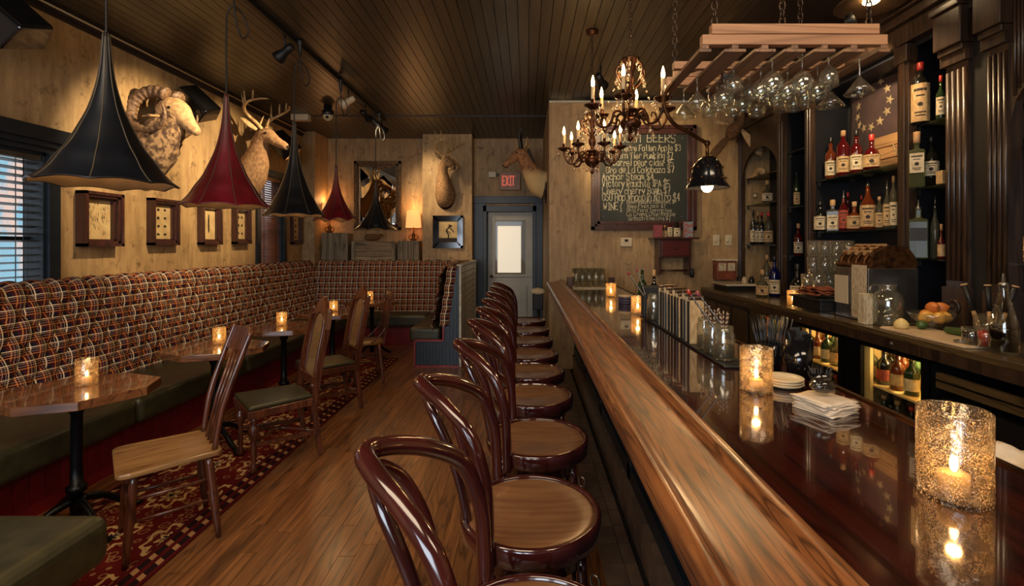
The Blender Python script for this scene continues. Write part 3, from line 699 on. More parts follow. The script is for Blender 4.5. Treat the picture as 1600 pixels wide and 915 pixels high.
def chair_cane():
    t = thing('dining_chair', '', 'chair', (0, 0, 0))
    part(MB().prism([(.24, -.225), (.24, .225), (-.20, .19), (-.20, -.19)], .375, .425), 'seat_frame', m_chair, t, bev=.004)
    part(MB().prism([(.235, -.22), (.235, .22), (-.18, .18), (-.18, -.18)], .425, .455), 'seat', m_leather, t, bev=.014)
    legs(t, m_chair, .20, .19, .38, True)
    for sy in (1, -1):
        P = [V((bx_(z), sy*(.185-.02*(z > .9)), z)) for z in (.36, .5, .7, .9, 1.02)]
        q = MB()
        for a, b in zip(P, P[1:]): q.bar(a, b, .034, .034, up=(1, 0, 0))
        q.ell((bx_(1.03), sy*.165, 1.03), .022, 8, 6); part(q, 'back_post', m_chair, t)
    def arch(y, z): return (bx_(z), y, z)
    inn = [arch(-.11, .56), arch(-.11, .75), arch(-.10, .93), arch(-.06, 1.0), arch(0, 1.02), arch(.06, 1.0), arch(.10, .93), arch(.11, .75), arch(.11, .56)]
    part(MB().tube(spl(inn, 4), (.016, .013), 8), 'cane_frame', m_chair, t)
    cr = [arch(-.165, .985), arch(-.12, 1.02), arch(-.08, 1.075), arch(-.03, 1.11), arch(0, 1.13), arch(.03, 1.11), arch(.08, 1.075), arch(.12, 1.02), arch(.165, .985)]
    up = spl(cr, 4); lo = [arch(p[1]*.8, .985+max(0, (1.02-.985)*(1-abs(p[1])/.165))) for p in up]
    vs = []; fs = []; n = len(up)
    for dx in (.013, -.013):
        for p, q in zip(up, lo): vs += [(p[0]+dx, p[1], p[2]), (q[0]+dx, q[1], q[2])]
    for i in range(n-1):
        a = 2*i; fs += [(a, a+1, a+3, a+2), (2*n+a+2, 2*n+a+3, 2*n+a+1, 2*n+a), (a, a+2, 2*n+a+2, 2*n+a)]
    part(MB().add(vs, fs), 'crest_rail', m_chair, t)
    part(MB().bar(arch(-.17, .535), arch(.17, .535), .03, .06, up=(0, 0, 1)), 'lower_rail', m_chair, t, bev=.003)
    ps = [arch(p[1], p[2]) for p in spl(inn, 4)]; part(MB().add(ps, [tuple(range(len(ps)))]), 'cane_panel', m_weave, t)
    for sy in (1, -1): part(MB().bar((.20, sy*.19, .19), (-.215, sy*.172, .17), .022, .026), 'stretcher', m_chair, t)
    part(MB().tube(spl([(.19, -.17, .19), (.05, -.03, .20), (-.02, 0, .20), (-.19, -.15, .18)], 4), .010, 6), 'stretcher', m_chair, t)
    part(MB().tube(spl([(.19, .17, .19), (.05, .03, .20), (-.02, 0, .20), (-.19, .15, .18)], 4), .010, 6), 'stretcher', m_chair, t)
    return t
a = chair_plain(); a.location = (-1.88, 2.56, .012); a.rotation_euler.z = math.radians(222)
c = chair_cane(); c.location = (-1.80, 3.50, .012); c.rotation_euler.z = math.radians(222)
c['label'] = 'carved cane-backed chair with leather seat, between the plain chair and another cane-backed one'; c['group'] = 'cane-backed dining chairs'
dup(c, (-1.84, 4.50, .012), math.radians(220), 'carved cane-backed chair with leather seat, second from the plain wooden chair')
def chair_round():
    t = thing('dining_chair', 'slim dark side chair with a rounded light seat, last in the row of chairs', 'chair', (-1.80, 5.45, .012), math.radians(205))
    part(MB().lathe([(0, .425), (.19, .425), (.20, .44), (.195, .452), (0, .447)], 24), 'seat', m_seatw, t)
    legs(t, m_chair, .13, .12, .43)
    for sy in (1, -1): part(MB().bar((-.15, sy*.17, .43), (-.25, sy*.175, .98), .026, .036, .022, .03, up=(0, 1, 0)), 'back_post', m_chair, t)
    part(MB().bar((-.245, -.18, .95), (-.245, .18, .95), .02, .09), 'top_rail', m_chair, t, bev=.004)
    part(MB().bar((-.17, 0, .45), (-.24, 0, .92), .10, .012, up=(1, 0, 0)), 'back_splat', m_chair, t)
    for sy in (1, -1): part(MB().tube(spl([(-.02, sy*.19, .45), (-.12, sy*.19, .53), (-.18, sy*.172, .62)], 4), .009, 6), 'side_loop', m_chair, t)
    part(MB().tube([(.12, -.16, .2), (.12, .16, .2)], .009, 6), 'stretcher', m_chair, t)
    for sy in (1, -1): part(MB().tube([(.13, sy*.17, .24), (-.13, sy*.17, .24)], .009, 6), 'stretcher', m_chair, t)
chair_round()

# ---------------- candle holders ----------------
def candle(r, h, small=False):
    t = thing('candle_holder', '', 'candle', (0, 0, 0))
    th = .004 if not small else .003
    part(MB().lathe([(0, 0), (r-.003, 0), (r, .004), (r, h-.002), (r-th/2, h), (r-th, h-.002), (r-th, .010), (0, .009)], 40), 'glass_cylinder', m_crackS if small else m_crack, t)
    part(MB().lathe([(0, .011), (r*.42, .011), (r*.42, .011+h*.22), (0, .011+h*.20)], 16), 'tea_light', m_candle, t)
    z = .011+h*.20; part(MB().ell((0, 0, z+.020), (.0065, .0065, .016), 8, 8), 'flame', m_flame, t)
    return t
def put_candle(root, x, y, z, label, e, first=False, group='candles in glass'):
    r = root if first else dup(root, (x, y, z)); r.location = (x, y, z); r['label'] = label; r['group'] = group
    lamp('POINT', 'candle_light', (x, y, z+.10), e*.5, (1, .55, .18), .012)
    return r
cb_ = candle(.057, .168); cm_ = candle(.050, .145); cs_ = candle(.046, .125, True)
BT = 1.062
put_candle(cb_, .807, .914, BT, 'large crackled glass cylinder with lit candle on the bar end closest to the camera', .8, True)
put_candle(cm_, .745, 1.57, BT, 'crackled glass candle cylinder on the bar beside the stacked white napkins', .8, True)
put_candle(cs_, .765, 3.33, BT, 'glowing candle tumbler on the bar in front of the cocktail picks', .7, True)
put_candle(cs_, .77, 4.42, BT, 'glowing candle tumbler on the bar beside the tray of tall glasses', .7)
TC = [(-2.42, 2.66, 'on the octagonal table by the street window'), (-2.39, 3.76, 'seen through the plain chair back'), (-2.34, 4.62, 'beside the first cane chair back'), (-2.22, 5.56, 'between the two cane chair backs'), (-2.16, 6.66, 'on the table deepest in the booth corner')]
for x, y, l in TC: put_candle(cm_ if y < 3 else cs_, x, y, .771, 'frosted glass candle tumbler '+l, .5)
put_candle(cs_, 2.30, 4.18, 1.021, 'lit candle tumbler standing on the back counter before the glass stack', .6)

# ---------------- the bar ----------------
b = thing('bar_counter', 'long bar with rounded oak armrest and dark varnished top', 'bar', (0, 0, 0))
Y0, Y1 = .25, 5.97
part(MB().box(.46, Y0, 1.02, 1.03, Y1, BT), 'bar_top', m_bartop, b)
part(MB().box(1.03, Y0, 1.015, 1.045, Y1, BT+.006), 'edge_strip', m_brass, b)
prof = [(.245, 1.035), (.243, 1.062), (.250, 1.080), (.262, 1.088), (.275, 1.084), (.286, 1.078), (.33, 1.082), (.385, 1.092), (.400, 1.100), (.412, 1.110), (.425, 1.113), (.437, 1.106), (.446, 1.090), (.452, 1.075), (.463, 1.068), (.468, 1.058), (.468, 1.02), (.30, 1.0), (.262, 1.012)]
part(MB().extr(spl(prof, 3, True), Y0, Y1, sm=True), 'armrest_rail', m_barrail, b)
part(MB().box(.60, Y0, .19, .62, Y1, 1.01).box(.56, Y0, .96, .62, Y1, 1.01), 'front_panel', m_navy, b)
for i in range(6): part(MB().box(.585, .62+i*1.06, .19, .60, .70+i*1.06, .96), 'stile', m_navy, b, bev=.003)
part(MB().box(.585, Y0, .19, .60, Y1, .28), 'bottom_rail', m_navy, b)
part(MB().box(.568, Y0, 0, .70, Y1, .185), 'foot_curb', m_grout, b)
cr = MB().box(-.006, -.073, 0, .004, .073, .178).mesh('tile', m_tile); ct = MB().box(-.004, -.073, 0, .05, .073, .010).mesh('tile', m_tile)
y = 1.2
while y < 5.9: link('tile', cr, b, (.562, y, .002)); link('tile', ct, b, (.562, y, .184)); y += .152
part(MB().box(.62, Y0, .1, 1.0, Y1, 1.018), 'carcass', m_black, b)
part(MB().box(1.0, Y0, .55, 1.22, 2.35, .93).box(1.05, Y0, .93, 1.30, 1.22, 1.02), 'speed_rail', m_black, b)

# ---------------- back counter and cabinet ----------------
CT = 1.02
k = thing('back_counter', 'long dark wood back counter carrying bottles, glasses and the till', 'counter', (0, 0, 0))
part(MB().box(2.15, .6, .985, 3.02, 5.97, CT), 'worktop', m_counter, k, bev=.004)
part(MB().box(2.15, .6, .925, 2.17, 5.97, .985), 'apron', m_back, k)
for i in range(5): part(MB().ell((2.148, 1.9+i*.95, .955), (.006, .012, .012)), 'bolt_head', m_steel, k)
part(MB().box(2.25, .6, 0, 3.02, 2.04, .92), 'base_carcass', m_black, k)
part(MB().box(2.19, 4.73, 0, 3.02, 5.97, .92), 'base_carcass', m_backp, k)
for i in range(3): part(MB().box(2.175, 4.77+i*.40, .08, 2.19, 5.13+i*.40, .88), 'cabinet_door', m_back, k, bev=.004)
for i in range(2): part(MB().box(2.14, .6, .84-i*.045, 2.168, 2.53, .872-i*.045), 'trim_band', m_counter, k)
g = MB()
for i in range(14): g.box(2.155, 2.10, .62-i*.022, 2.17, 2.44, .628-i*.022)
vu = thing('vent_unit', 'black under-counter unit with a slotted vent grille', 'refrigerator', (0, 0, 0))
part(MB().box(2.17, 2.06, .02, 3.0, 2.53, .74), 'cabinet_body', m_black, vu)
gg = part(g, 'vent_grille', m_gloss, vu)
def cooler(y0, y1, label, bottles):
    t = thing('bottle_cooler', label, 'refrigerator', (0, 0, 0), group='glass-fronted bottle coolers under the back counter')
    z0, z1 = .10, .90; a0, a1 = y0-.045, y1+.165
    q = MB(); q.box(2.20, a0, .02, 3.0, a0+.03, z1+.02).box(2.20, a1-.03, .02, 3.0, a1, z1+.02).box(2.97, a0, .02, 3.0, a1, z1+.02).box(2.20, a0, .02, 3.0, a1, .10).box(2.20, a0, z1, 3.0, a1, z1+.02)
    part(q, 'cabinet_body', m_black, t)
    l = MB(); l.box(2.24, a0+.032, z0, 2.96, a0+.04, z1).box(2.24, a1-.04, z0, 2.96, a1-.032, z1).box(2.955, a0+.04, z0, 2.965, a1-.04, z1).box(2.24, a0+.04, z0, 2.95, a1-.04, z0+.01).box(2.24, a0+.04, z1-.01, 2.95, a1-.04, z1)
    part(l, 'liner', m_cool, t)
    f = MB(); f.box(2.175, a0, .02, 2.198, y0, z1+.02).box(2.175, y1, .02, 2.198, a1, z1+.02).box(2.175, y0, .02, 2.198, y1, .14).box(2.175, y0, z1-.01, 2.198, y1, z1+.02)
    dr = part(f, 'door', m_gloss, t); part(MB().box(2.184, y0, .14, 2.188, y1, z1-.01), 'pane', m_glass, dr)
    part(MB().box(2.205, y1-.045, .12, 2.225, y1+.01, z1-.02), 'door_jamb', m_cool, t)
    sh = part(MB().box(2.23, a0+.045, .63, 2.93, a1-.045, .642), 'shelf', m_cool, t)
    part(MB().box(2.355, y0+.02, z1-.026, 2.375, y1-.02, z1-.012), 'light_strip', glow('cooler_tube', (1, .72, .30, 1), 14), t)
    lamp('POINT', 'cooler_light', (2.42, (a0+a1)/2, z1-.03), 6, (1, .74, .34), .02)
    return t
coolers = [(2.67, 3.15, 'lit bottle cooler beside the vent unit, closest to the camera'), (3.38, 3.86, 'middle lit bottle cooler under the back counter'), (4.07, 4.55, 'lit bottle cooler closest to the chalkboard wall')]
for y0, y1, l in coolers: cooler(y0, y1, l, None)
# tall shelving above the counter
XF = 2.62
c = thing('back_bar_cabinet', 'tall dark wood back bar with fluted columns and glass shelves', 'cabinet', (0, 0, 0))
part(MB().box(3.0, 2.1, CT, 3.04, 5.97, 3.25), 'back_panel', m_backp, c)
for i, (ya, yb) in enumerate([(5.93, 5.985), (4.97, 5.07), (4.48, 4.56), (3.32, 3.42)]):
    q = MB().box(XF, ya, CT+.002, XF+.06, yb, 2.92); w_ = (yb-ya)
    q.box(XF-.012, ya+w_*.25, CT+.12, XF, yb-w_*.25, 2.86); q.box(XF-.02, ya-.008, CT+.002, XF+.06, yb+.008, CT+.12).box(XF-.02, ya-.008, 2.80, XF+.06, yb+.008, 2.92)
    part(q, 'post', m_back, c, bev=.004)
for ya, yb in ((2.87, 3.02), (2.63, 2.75)):
    q = MB(); w_ = yb-ya; q.box(XF, ya, CT+.002, XF+.08, yb, 2.72)
    n = 4
    for j in range(n): q.tube([(XF-.001, ya+w_*(j+.5)/n, CT+.3), (XF-.001, ya+w_*(j+.5)/n, 2.60)], w_/n*.40, 8)
    q.box(XF-.02, ya-.01, CT+.002, XF+.08, yb+.01, CT+.26).box(XF-.03, ya-.012, 2.64, XF+.08, yb+.012, 2.70)
    p = part(q, 'fluted_column', m_back, c)
    part(MB().box(XF-.07, ya-.02, 2.74, XF+.05, yb+.02, 2.96).box(XF-.09, ya-.03, 2.96, XF+.05, yb+.03, 3.0).box(XF-.05, ya-.01, 2.70, XF+.05, yb+.01, 2.74), 'corbel', m_back, p, bev=.006)
    part(MB().lathe([(.05, 0), (.048, .012), (.038, .012), (.034, .006), (.012, .008), (0, .014)], 20, M=Matrix.Translation((XF-.02, (ya+yb)/2, CT+.14)) @ Matrix.Rotation(-PI/2, 4, 'Y')), 'rosette', m_back, p)
part(MB().box(XF+.02, 2.75, CT+.002, XF+.04, 2.87, 2.95), 'recess_panel', m_black, c)
part(MB().box(XF-.02, 2.2, 2.93, XF+.12, 5.98, 3.06).box(XF-.06, 2.2, 3.06, XF+.12, 5.98, 3.12).box(XF-.10, 2.2, 3.12, XF+.12, 5.98, 3.16).box(XF, 2.2, 3.16, XF+.1, 5.98, 3.32), 'cornice', m_back, c, bev=.006)
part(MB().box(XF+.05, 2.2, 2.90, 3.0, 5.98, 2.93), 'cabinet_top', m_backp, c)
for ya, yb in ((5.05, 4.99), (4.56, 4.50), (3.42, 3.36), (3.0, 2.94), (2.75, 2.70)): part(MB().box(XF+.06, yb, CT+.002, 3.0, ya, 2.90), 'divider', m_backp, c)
m_shelf = thin('green_shelf_glass', (.72, .80, .70, 1), .42, (52, 52, 38), gl=1.0)
SHF = []
def shelf(y0, y1, z):
    o = part(MB().box(XF+.065, y0+.003, z-.012, 2.995, y1-.003, z), 'glass_shelf', m_shelf, c)
    for yy in (y0+.02, y1-.02): part(MB().box(XF+.08, yy-.008, z-.05, XF+.10, yy+.008, z-.012), 'shelf_clip', m_steel, o)
for z in (2.13, 1.66): shelf(3.42, 4.50, z)
for z in (2.36, 1.93, 1.445): shelf(3.0, 3.36, z)
for z in (2.48, 1.92, 1.43): shelf(4.56, 4.99, z)
for z in (2.34, 2.015, 1.54): shelf(5.05, 5.93, z)
for z in (2.08, 1.44): shelf(2.2, 2.70, z)
# arched infills
def arch_panel(ya, yb, zs, zt, reeds):
    n = 20; cy = (ya+yb)/2; r = (yb-ya)/2; up = MB(); vs = []; fs = []
    for i in range(n+1):
        y = ya+(yb-ya)*i/n; z = zs+math.sqrt(max(0, r*r-(y-cy)**2))*.9
        vs += [(XF+.01, y, z), (XF+.01, y, zt), (XF+.035, y, z), (XF+.035, y, zt)]
    for i in range(n):
        a = 4*i; fs += [(a, a+4, a+5, a+1), (a+2, a+3, a+7, a+6), (a, a+2, a+6, a+4)]
    up.add(vs, fs); p = part(up, 'arch_panel', m_back, c)
    if reeds:
        q = MB(); y = ya+.012
        while y < yb-.01:
            z = zs+math.sqrt(max(0, r*r-(y-cy)**2))*.9+.03
            if zt-z > .03: q.tube([(XF+.008, y, z), (XF+.008, y, zt)], .008, 6)
            y += .02
        part(q, 'reed', m_back, p)['kind'] = 'stuff'
arch_panel(5.05, 5.93, 2.25, 2.93, False); arch_panel(2.05, 2.63, 2.20, 2.93, True)

# ---------------- single-stroke lettering ----------------
GL = {'A': '022842 1535', 'B': '02083847463505 3544433202', 'C': '4738180703123243', 'D': '02082847433202', 'E': '48080242 0535', 'F': '480802 0535', 'G': '47381807031232434525',
 'H': '0208 4842 0545', 'I': '1838 2822 1232', 'K': '0208 480542', 'L': '080242', 'M': '0208254842', 'N': '02084248', 'O': '183847433212030718', 'P': '02083847463505', 'R': '0208384746350542',
 'S': '473818070615354443321203', 'T': '0848 2822', 'U': '080312324348', 'V': '082248', 'W': '0812263248', 'X': '0842 4802', 'a': '36160503123243 4642', 'b': '0802 0516364543321203', 'c': '4536160503123243',
 'd': '4842 4536160503123243', 'e': '04444536160503123243', 'f': '47382722 1636', 'g': '4536160504133343 46413010', 'h': '0802 0516364542', 'i': '2622 2728', 'k': '0802 460442', 'l': '2822', 'm': '0602 05162522 25364542',
 'n': '0602 0516364542', 'o': '163645433212030516', 'p': '0600 0516364543321203', 'r': '1612 15263645', 's': '45361605143443321203', 't': '28233242 1636', 'u': '0603123243 4642', 'v': '062246', 'w': '0612243246',
 'y': '0622 4610', 'z': '06460242', '0': '183847433212030718', '1': '172822', '2': '07183847460242', '3': '071838474635 3544433212', '4': '32380444', '5': '4808053544433212', '7': '084822', '9': '45354746381807051545',
 '$': '473818070615354443321203 2921', '{': '3827261524233212'}
def tlen(text): return sum(3.2 if c == ' ' else 4.2 if c in 'il1I' else 5.4 for c in text)
def letters(mb, text, x, z, h, y, w=.010, squash=.8, wob=.06, slope=0, m=0):
    sx = h/6*squash
    for ch in text:
        if ch == ' ': x += sx*3.2; continue
        dz = R.uniform(-1, 1)*h*wob
        for st_ in GL.get(ch, '2222').split(' '):
            P = [(int(st_[i])*sx, (int(st_[i+1])-2)*h/6) for i in range(0, len(st_), 2)]
            P = [(x+a+R.uniform(-1, 1)*h*wob*.4, z+c+dz+R.uniform(-1, 1)*h*wob*.4) for a, c in P]
            for p, q in zip(P, P[1:]):
                dx, dd = q[0]-p[0], q[1]-p[1]; L = math.hypot(dx, dd) or 1e-4; nx, nz = -dd/L*w/2, dx/L*w/2; ex, ez = dx/L*w*.4, dd/L*w*.4
                v = [(p[0]-ex+nx, y, p[1]-ez+nz), (p[0]-ex-nx, y, p[1]-ez-nz), (q[0]+ex-nx, y, q[1]+ez-nz), (q[0]+ex+nx, y, q[1]+ez+nz)]
                mb.add(v, [(0, 1, 2, 3)], False, m)
        x += sx*(5.4 if ch not in 'il1I' else 4.2); z += slope*sx*5
    return x
# ---------------- chalkboard ----------------
t = thing('chalkboard', 'framed chalkboard listing draught beers and wines on the plaster wall over the bar', 'chalkboard', (0, 0, 0))
bx0, bx1, bz0, bz1 = .795, 2.085, 1.72, 3.01; YY = 5.94
part(MB().box(bx0+.08, YY+.02, bz0+.08, bx1-.08, 5.99, bz1-.08), 'slate', m_slate, t)
fr = MB()
for a, (dx, dd, yy) in enumerate(((0, .045, YY-.01), (.04, .075, YY+.005), (.072, .11, YY-.002))):
    x0, x1, z0, z1 = bx0+dx, bx1-dx, bz0+dx, bz1-dx; w_ = dd-dx
    fr.box(x0, yy, z0, x0+w_, 5.995, z1).box(x1-w_, yy, z0, x1, 5.995, z1).box(x0, yy, z0, x1, 5.995, z0+w_).box(x0, yy, z1-w_, x1, 5.995, z1)
part(fr, 'frame', m_frame, t, bev=.003)
def wz(px, py): return W(px, py, 5.97)
LN = [('DRAUGHT BEERS', 941, 223, 13.5, .9), ('Furthermore Fallen Apple $3', 942, 236, 9, .66), ('Southern Tier Pumking $7', 942, 248, 9.5, .70), ('Barrel pear cider $5', 958, 259, 10, .82), ('Oro de La Calabaza $7', 947, 270, 9.5, .80),
      ('Anchor Steam $4', 941, 281, 10, .86), ('Victory Rauchte IPA $5', 941, 292, 10.5, .76), ('Livery cherry Bomb $7', 941, 303, 10.5, .80), ('OSO Hop Whoopin Nitro $4', 941, 314, 12, .70), ('WINE', 943, 328, 11, .9), ('{', 968, 330, 14, .8),
      ('Reserva Gonz Cabernet $9', 979, 318, 5.5, .82), ('Rosa Pinot noir $7', 980, 324.5, 5.5, .82), ('Shin Ford Torrontes', 979, 331, 5.5, .9), ('La Crema Chardonnay', 979, 337, 5.5, .9), ('Selbach Riesling $7', 981, 344, 6.5, .82)]
ENDS = [1057, 1064, 1052, 1053, 1054, 1022, 1047, 1048, 1063, 967, 974, 1057, 1040, 1050, 1056, 1048]
for (tx, px, py, hp, sq), pe in zip(LN, ENDS):
    p = wz(px, py); q = MB(); hh = hp*.0079; sq = ((pe-px)*.0079)/(tlen(tx)*hh/6)
    letters(q, tx, p.x, p.z, hh, YY+.018, .0078 if hp > 7 else .0045, sq, .07, slope=.004); part(q, 'chalk_lettering', m_chalk, t)['kind'] = 'stuff'
for px, py in ((943, 338), (1065, 338), (1066, 216)):
    p = wz(px, py); part(MB().ell((p.x, YY+.018, p.z), (.008, .004, .008), 8, 6), 'mounting_screw', m_steel, t)
# ---------------- things on the chalkboard wall ----------------
t = thing('thermostat', 'cream thermostat on the wall below the chalkboard', 'thermostat', W(978, 378, 5.99))
part(MB().box(-.07, -.03, -.055, .07, 0, .055), 'housing', m_plastic, t, bev=.006); part(MB().box(-.022, -.033, .005, .022, -.029, .035), 'display', m_black, t)
for px, l in ((1119, 'cream wall switch plate closer to the little drawer shelf'), (1138, 'cream wall switch plate closer to the dark cabinet post')):
    t = thing('light_switch', l, 'light switch', W(px, 375, 5.995), group='cream switch plates')
    part(MB().box(-.040, -.01, -.066, .040, 0, .066), 'cover_plate', m_plastic, t, bev=.003); part(MB().box(-.006, -.022, -.005, .006, -.01, .02), 'toggle', m_plastic, t); part(MB().ell((-.012, -.011, -.025), .007, 8, 6), 'screw_head', m_black, t)
s0 = W(1052, 371, 5.85)
t = thing('wall_shelf', 'small dark red wooden wall shelf with a drawer below the chalkboard corner', 'shelf', (s0.x, 5.85, s0.z))
part(MB().box(-.27, -.13, -.02, .27, .148, 0), 'shelf_top', m_frame, t, bev=.004)
part(MB().box(-.19, -.08, -.24, .19, .148, -.02), 'case', m_frame, t, bev=.003)
dr = part(MB().box(-.165, -.092, -.22, .165, -.08, -.04), 'drawer', mt('red_brown_drawer', (96, 30, 28), (70, 22, 22), .35, sc=(4, 12, 12)), t, bev=.004)
part(MB().ell((0, -.10, -.13), .012, 10, 8), 'knob', m_brass, dr)
for sx in (-1, 1): part(MB().box(sx*.18-.012, -.06, -.45, sx*.18+.012, .148, -.24), 'side_bracket', m_frame, t)
part(MB().tube([(-.17, .04, -.40), (.17, .04, -.40)], .012, 8), 'towel_bar', m_frame, t)
one(MB().lathe([(.012, .06), (.022, .05), (.026, .02), (.026, -.03), (.012, -.05)], 12), 'wall_lever', m_navy, 'blue handle hanging at the lower corner of the red drawer shelf', 'handle', (s0.x+.20, 5.78, s0.z-.43))
# little things on the shelf
SZ = s0.z+.001
def card(nm, px0, px1, h, y, z, mat, label, cat='card', dep=.03):
    a = (px0-CX)/F*y; b_ = (px1-CX)/F*y; return one(MB().box((a-b_)/2, -dep/2, 0, (b_-a)/2, dep/2, h), nm, mat, label, cat, ((a+b_)/2, y, z), bev=.003)
card('card_box', 1021, 1034.5, .15, 5.80, SZ, m_pinkc, 'rose pink box at the end of the drawer shelf', 'box')
card('picture_card', 1068, 1083, .19, 5.84, SZ, m_teal, 'dark framed photo card leaning on the drawer shelf', 'picture', .02)
card('license_frame', 1168, 1196, .16, 5.5, CT+.34, m_teal, 'pale printed certificate leaning inside the arched cabinet', 'picture', .012).location = (2.72, 5.55, 1.36)
# exit sign and emergency lamp
p = W(797, 283, 8.2)
t = thing('exit_sign', 'small EXIT sign glowing dull red above the door', 'exit sign', (p.x, 8.2, p.z))
part(MB().box(-.175, -.03, -.15, .175, .06, .15), 'housing', mt('pinkish_sign_box', (170, 130, 104), (150, 112, 90), .5), t, bev=.005)
q = MB(); letters(q, 'EXIT', -.125, -.07, .15, -.034, .022, .42, 0); part(q, 'lettering', m_exit, t)
p = W(770, 273, 8.22)
t = thing('emergency_light', 'pale emergency lamp head beside the EXIT sign', 'lamp', (p.x, 8.22, p.z))
part(MB().box(-.07, -.05, -.05, .06, .0, .05), 'lamp_head', m_plastic, t, bev=.01); part(MB().box(.06, -.02, -.02, .10, .03, .02), 'arm', m_black, t)
p = W(822, 280, 8.22)
one(MB().box(-.05, -.03, -.03, .07, .04, .03), 'junction_box', m_capw, 'tan junction box under the tan antelope head', 'box', (p.x, 8.22, p.z))
# ---------------- framed prints on the left wall ----------------
def framed(nm, label, loc, rz, w_, h_, dep, fm, inner, mot, group=None, bw=.045):
    t = thing(nm, label, 'picture', loc, rz, group)            # local: x out of the wall, y along, z up
    q = MB()
    for (a, d0) in ((0, dep), (bw*.45, dep*.82), (bw*.8, dep*.5)):
        y0, y1, z0, z1 = -w_/2+a, w_/2-a, -h_/2+a, h_/2-a; ww = bw*.55
        q.box(0, y0, z0, d0, y0+ww, z1).box(0, y1-ww, z0, d0, y1, z1).box(0, y0, z0, d0, y1, z0+ww).box(0, y0, z1-ww, d0, y1, z1)
    part(q, 'frame', fm, t)
    part(MB().box(0, -w_/2+bw, -h_/2+bw, .012, w_/2-bw, h_/2-bw), 'print', inner, t)
    q = MB(); rr = random.Random(hash(mot) % 97 if isinstance(mot, int) else 5)
    W2, H2 = w_/2-bw-.02, h_/2-bw-.02
    def blob(y, z, a, c):
        n = 7; q.add([(.0135, y+a*math.cos(2*PI*i/n)*rr.uniform(.6, 1.1), z+c*math.sin(2*PI*i/n)*rr.uniform(.6, 1.1)) for i in range(n)], [tuple(range(n))])
    if mot == 1:
        for i in range(70):
            y = rr.uniform(-W2, W2)*.8; z = rr.uniform(-H2, H2)*.8; an = rr.uniform(.9, 2.3); l = rr.uniform(.02, .05)
            q.add([(.0135, y, z), (.0135, y+.004, z), (.0135, y+l*math.cos(an), z+l*math.sin(an))], [(0, 1, 2)])
    elif mot == 2:
        for c_ in (-.045, .04):
            for r_ in range(4): blob(c_, -.12+r_*.08, .022, .016)
    elif mot == 3:
        blob(0, -.02, .02, .10); blob(0, .05, .014, .07)
    elif mot == 4:
        for c_ in (-.035, .035):
            for r_ in range(3): blob(c_, -.10+r_*.10, .022, .022)
    elif mot == 5:
        for r_ in range(4): blob(0, -.14+r_*.09, .03, .026)
    elif mot == 6:
        P = [(.0, -.15), (.01, -.05), (-.03, .02), (.02, .08), (.07, .10)]
        for a, c_ in zip(P, P[1:]): q.bar((.0135, a[0], a[1]), (.0135, c_[0], c_[1]), .022, .002, up=(1, 0, 0))
        q.bar((.0135, .02, .08), (.0135, .10, -.01), .016, .002, up=(1, 0, 0)).bar((.0135, -.02, .02), (.0135, .05, -.03), .012, .002, up=(1, 0, 0)); blob(.03, .10, .03, .022)
        q.box(.0125, -W2-.01, -H2-.01, .0132, W2+.01, -.10)
    part(q, 'printed_drawing', m_ink, t)['kind'] = 'stuff'
    return t
XF_ = XL+.002
G = 'dark framed prints over the banquette'
framed('framed_print', 'large deep-framed print of fine grasses, closest to the street window', (XF_, 4.04, 1.75), 0, .37, .45, .085, m_frame, m_mat, 1, G)
framed('framed_print', 'deep-framed print with two columns of small birds, beside the grass print', (XF_, 4.75, 1.76), 0, .35, .45, .07, m_frame, m_mat, 2, G)
framed('framed_print', 'deep-framed print of one slender plant stem', (XF_, 5.45, 1.77), 0, .34, .46, .07, m_frame, m_mat, 3, G)
framed('framed_print', 'deep-framed print of six dark blots by the brown-blind window', (XF_, 6.05, 1.78), 0, .32, .46, .07, m_frame, m_mat, 4, G)
framed('framed_print', 'narrow framed print with a column of four dark figures past the brown-blind window', (XF_, 7.5, 1.79), 0, .30, .48, .05, m_frame, m_mat, 5, G)
framed('framed_print', 'black-framed print of a perched bird on the chimney wall by the door', (-1.29, 7.938, 1.75), -PI/2, .49, .53, .04, m_gloss, m_mat, 6, None, .07)
p = W(589.5, 305, 8.22)
t = thing('wall_mirror', 'tall mirror in a dull gilt frame on the end wall above the crates', 'mirror', (p.x, 8.265, p.z), -PI/2)
q = MB(); w_, h_ = .80, 1.17
for a, ww, d in ((0, .05, .05), (.045, .04, .035), (.08, .012, .045)):
    q.box(0, -w_/2+a, -h_/2+a, d, -w_/2+a+ww, h_/2-a).box(0, w_/2-a-ww, -h_/2+a, d, w_/2-a, h_/2-a).box(0, -w_/2+a, -h_/2+a, d, w_/2-a, -h_/2+a+ww).box(0, -w_/2+a, h_/2-a-ww, d, w_/2-a, h_/2-a)
part(q, 'frame', m_goldf, t, bev=.004); part(MB().box(0, -w_/2+.085, -h_/2+.085, .018, w_/2-.085, h_/2-.085), 'mirror_glass', m_mirror, t)
